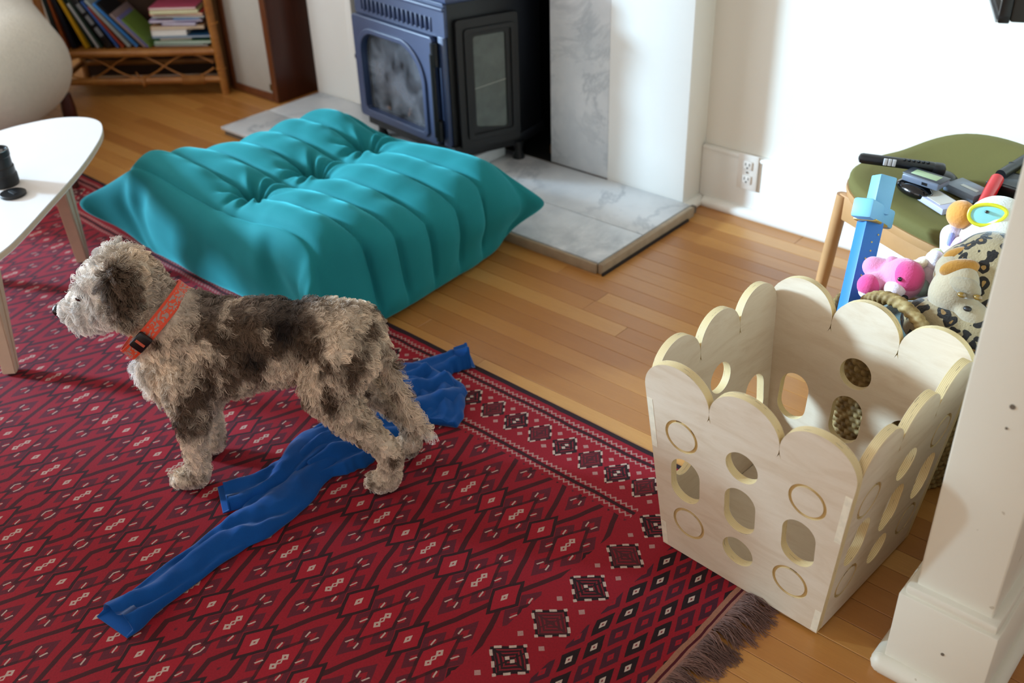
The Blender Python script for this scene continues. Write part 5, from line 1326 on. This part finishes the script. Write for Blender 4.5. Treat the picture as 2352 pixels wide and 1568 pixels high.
# nose, mouth, eye
obj('nose', G().ell(dp(.653, 0, .411), (.0125, .015, .012), DR3).ell(dp(.651, 0, .401), (.009, .011, .009), DR3), pm('wet black nose', '#151112', .25, var=.2), bo, 180)
sM, zM = dpx(150, 742, -.03); obj('mouth_line', G().tube([dp(.648, 0, .392), dp(.632, -.018, .387), dp(.605, -.028, .390), dp(.58, -.030, .396)], .0022, 8), pm('dark lip', '#2a1c1a', .5), bo, 180)
for sg in (-1, 1):
    o = obj('eye', G().ell(dp(.580, sg*.0415, .462), (.008, .006, .0065), DR3), pm('dark brown eye', '#140d0a', .06, coat=1), bo, 180)
# collar: orange webbing with a worn grey stripe, black buckle, hanging tag
def m_collar():
    m, nt, bs = newmat('orange webbing'); co = objco(nt, 'UV'); sp_ = nt.nodes.new('ShaderNodeSeparateXYZ'); nt.links.new(co, sp_.inputs[0])
    a, w = X(nt, sp_.outputs[0]), X(nt, sp_.outputs[1]); n = noisef(nt, mapped(nt, co, (60, 4, 1)), 1, 2)
    mid = w.band(.18, .82); gl = (noisef(nt, mapped(nt, co, (46, 3.2, 1)), 1, 1, .3)-.5).abs().lt(.07)
    c = mixc(nt, mid*.85, hexc('#d9421c'), hexc('#9a8a80')); c = mixc(nt, gl*mid, c, hexc('#dc4a22'))
    nt.links.new(c, bs.inputs['Base Color']); setp(bs, rough=.6); bump(nt, bs, n, .3, .0008); return m
cax = (dp(.707, 0, .707)-dp(0, 0, 0)).normalized(); cr_ = (dp(-.707, 0, .707)-dp(0, 0, 0)).normalized(); cc_ = dp(.458, 0, .390)
g = G(); uvl = []; n_ = 96
def ring_pt(a, off, rad): return cc_+cr_*(math.cos(a)*(.094+rad))+dv_*(math.sin(a)*(.086+rad))+cax*off
vs = g.grid(lambda i, j: ring_pt(2*PI*i/n_, (-.0145, .0145, .0145, -.0145)[j], (.0, .0, -.0025, -.0025)[j]), n_, 4, True, True)
g.bm.verts.index_update(); uv = g.bm.loops.layers.uv.new('UVMap')
idx = {v: (i/n_, (0, 1, 1, 0)[j]) for i, row in enumerate(vs) for j, v in enumerate(row)}
for f in g.bm.faces:
    us = [idx[l.vert][0] for l in f.loops]; wrap = max(us)-min(us) > .5
    for l in f.loops:
        u0, w0 = idx[l.vert]; l[uv].uv = (u0+1 if wrap and u0 < .5 else u0, w0)
co_ = obj('collar', g, m_collar(), dog, 60)
ab = None
for k in range(360):
    a = R(k); p = ring_pt(a, 0, 0); 
    r_ = p-Vector((0, 0, CAM_H)); qx = 1176+FPX*r_.dot(CR)/r_.dot(CF); qy = 784-FPX*r_.dot(CU)/r_.dot(CF)
    dd = (qx-312)**2+(qy-770)**2+(0 if math.sin(a)*1 < .1 else 9e9)
    if ab is None or dd < ab[0]: ab = (dd, a)
a0 = ab[1]; tang = (ring_pt(a0+.05, 0, 0)-ring_pt(a0-.05, 0, 0)).normalized(); nrm = tang.cross(cax).normalized()
if nrm.dot(ring_pt(a0, 0, 0)-cc_) < 0: nrm = -nrm
BR = Matrix((tang, cax, nrm)).transposed()
bk_ = obj('buckle', G().box(ring_pt(a0, 0, .005), (.040, .030, .010), BR, .004), M_BLK, co_)
obj('buckle_slot', G().box(ring_pt(a0, 0, .0102), (.006, .020, .001), BR), pm('orange webbing slot', '#c4543a', .6), bk_)
tg = ring_pt(PI, 0, .006)+Vector((0, 0, -.012)); obj('name_tag', G().lathe([(0, -.0012), (.011, -.0012), (.0115, 0), (.011, .0012), (0, .0012)], tg, 24, Matrix.Rotation(1.1, 3, 'X')), pm('red enamel', '#8e1420', .25, coat=.5), co_)
obj('tag_ring', G().tube([ring_pt(PI, 0, .004)+du_*(.006*math.cos(a))+Vector((0, 0, .006*math.sin(a)-.004)) for a in [2*PI*k/16 for k in range(16)]], .0012, 6, True), pm('steel', '#9a9a98', .3, 1), co_)
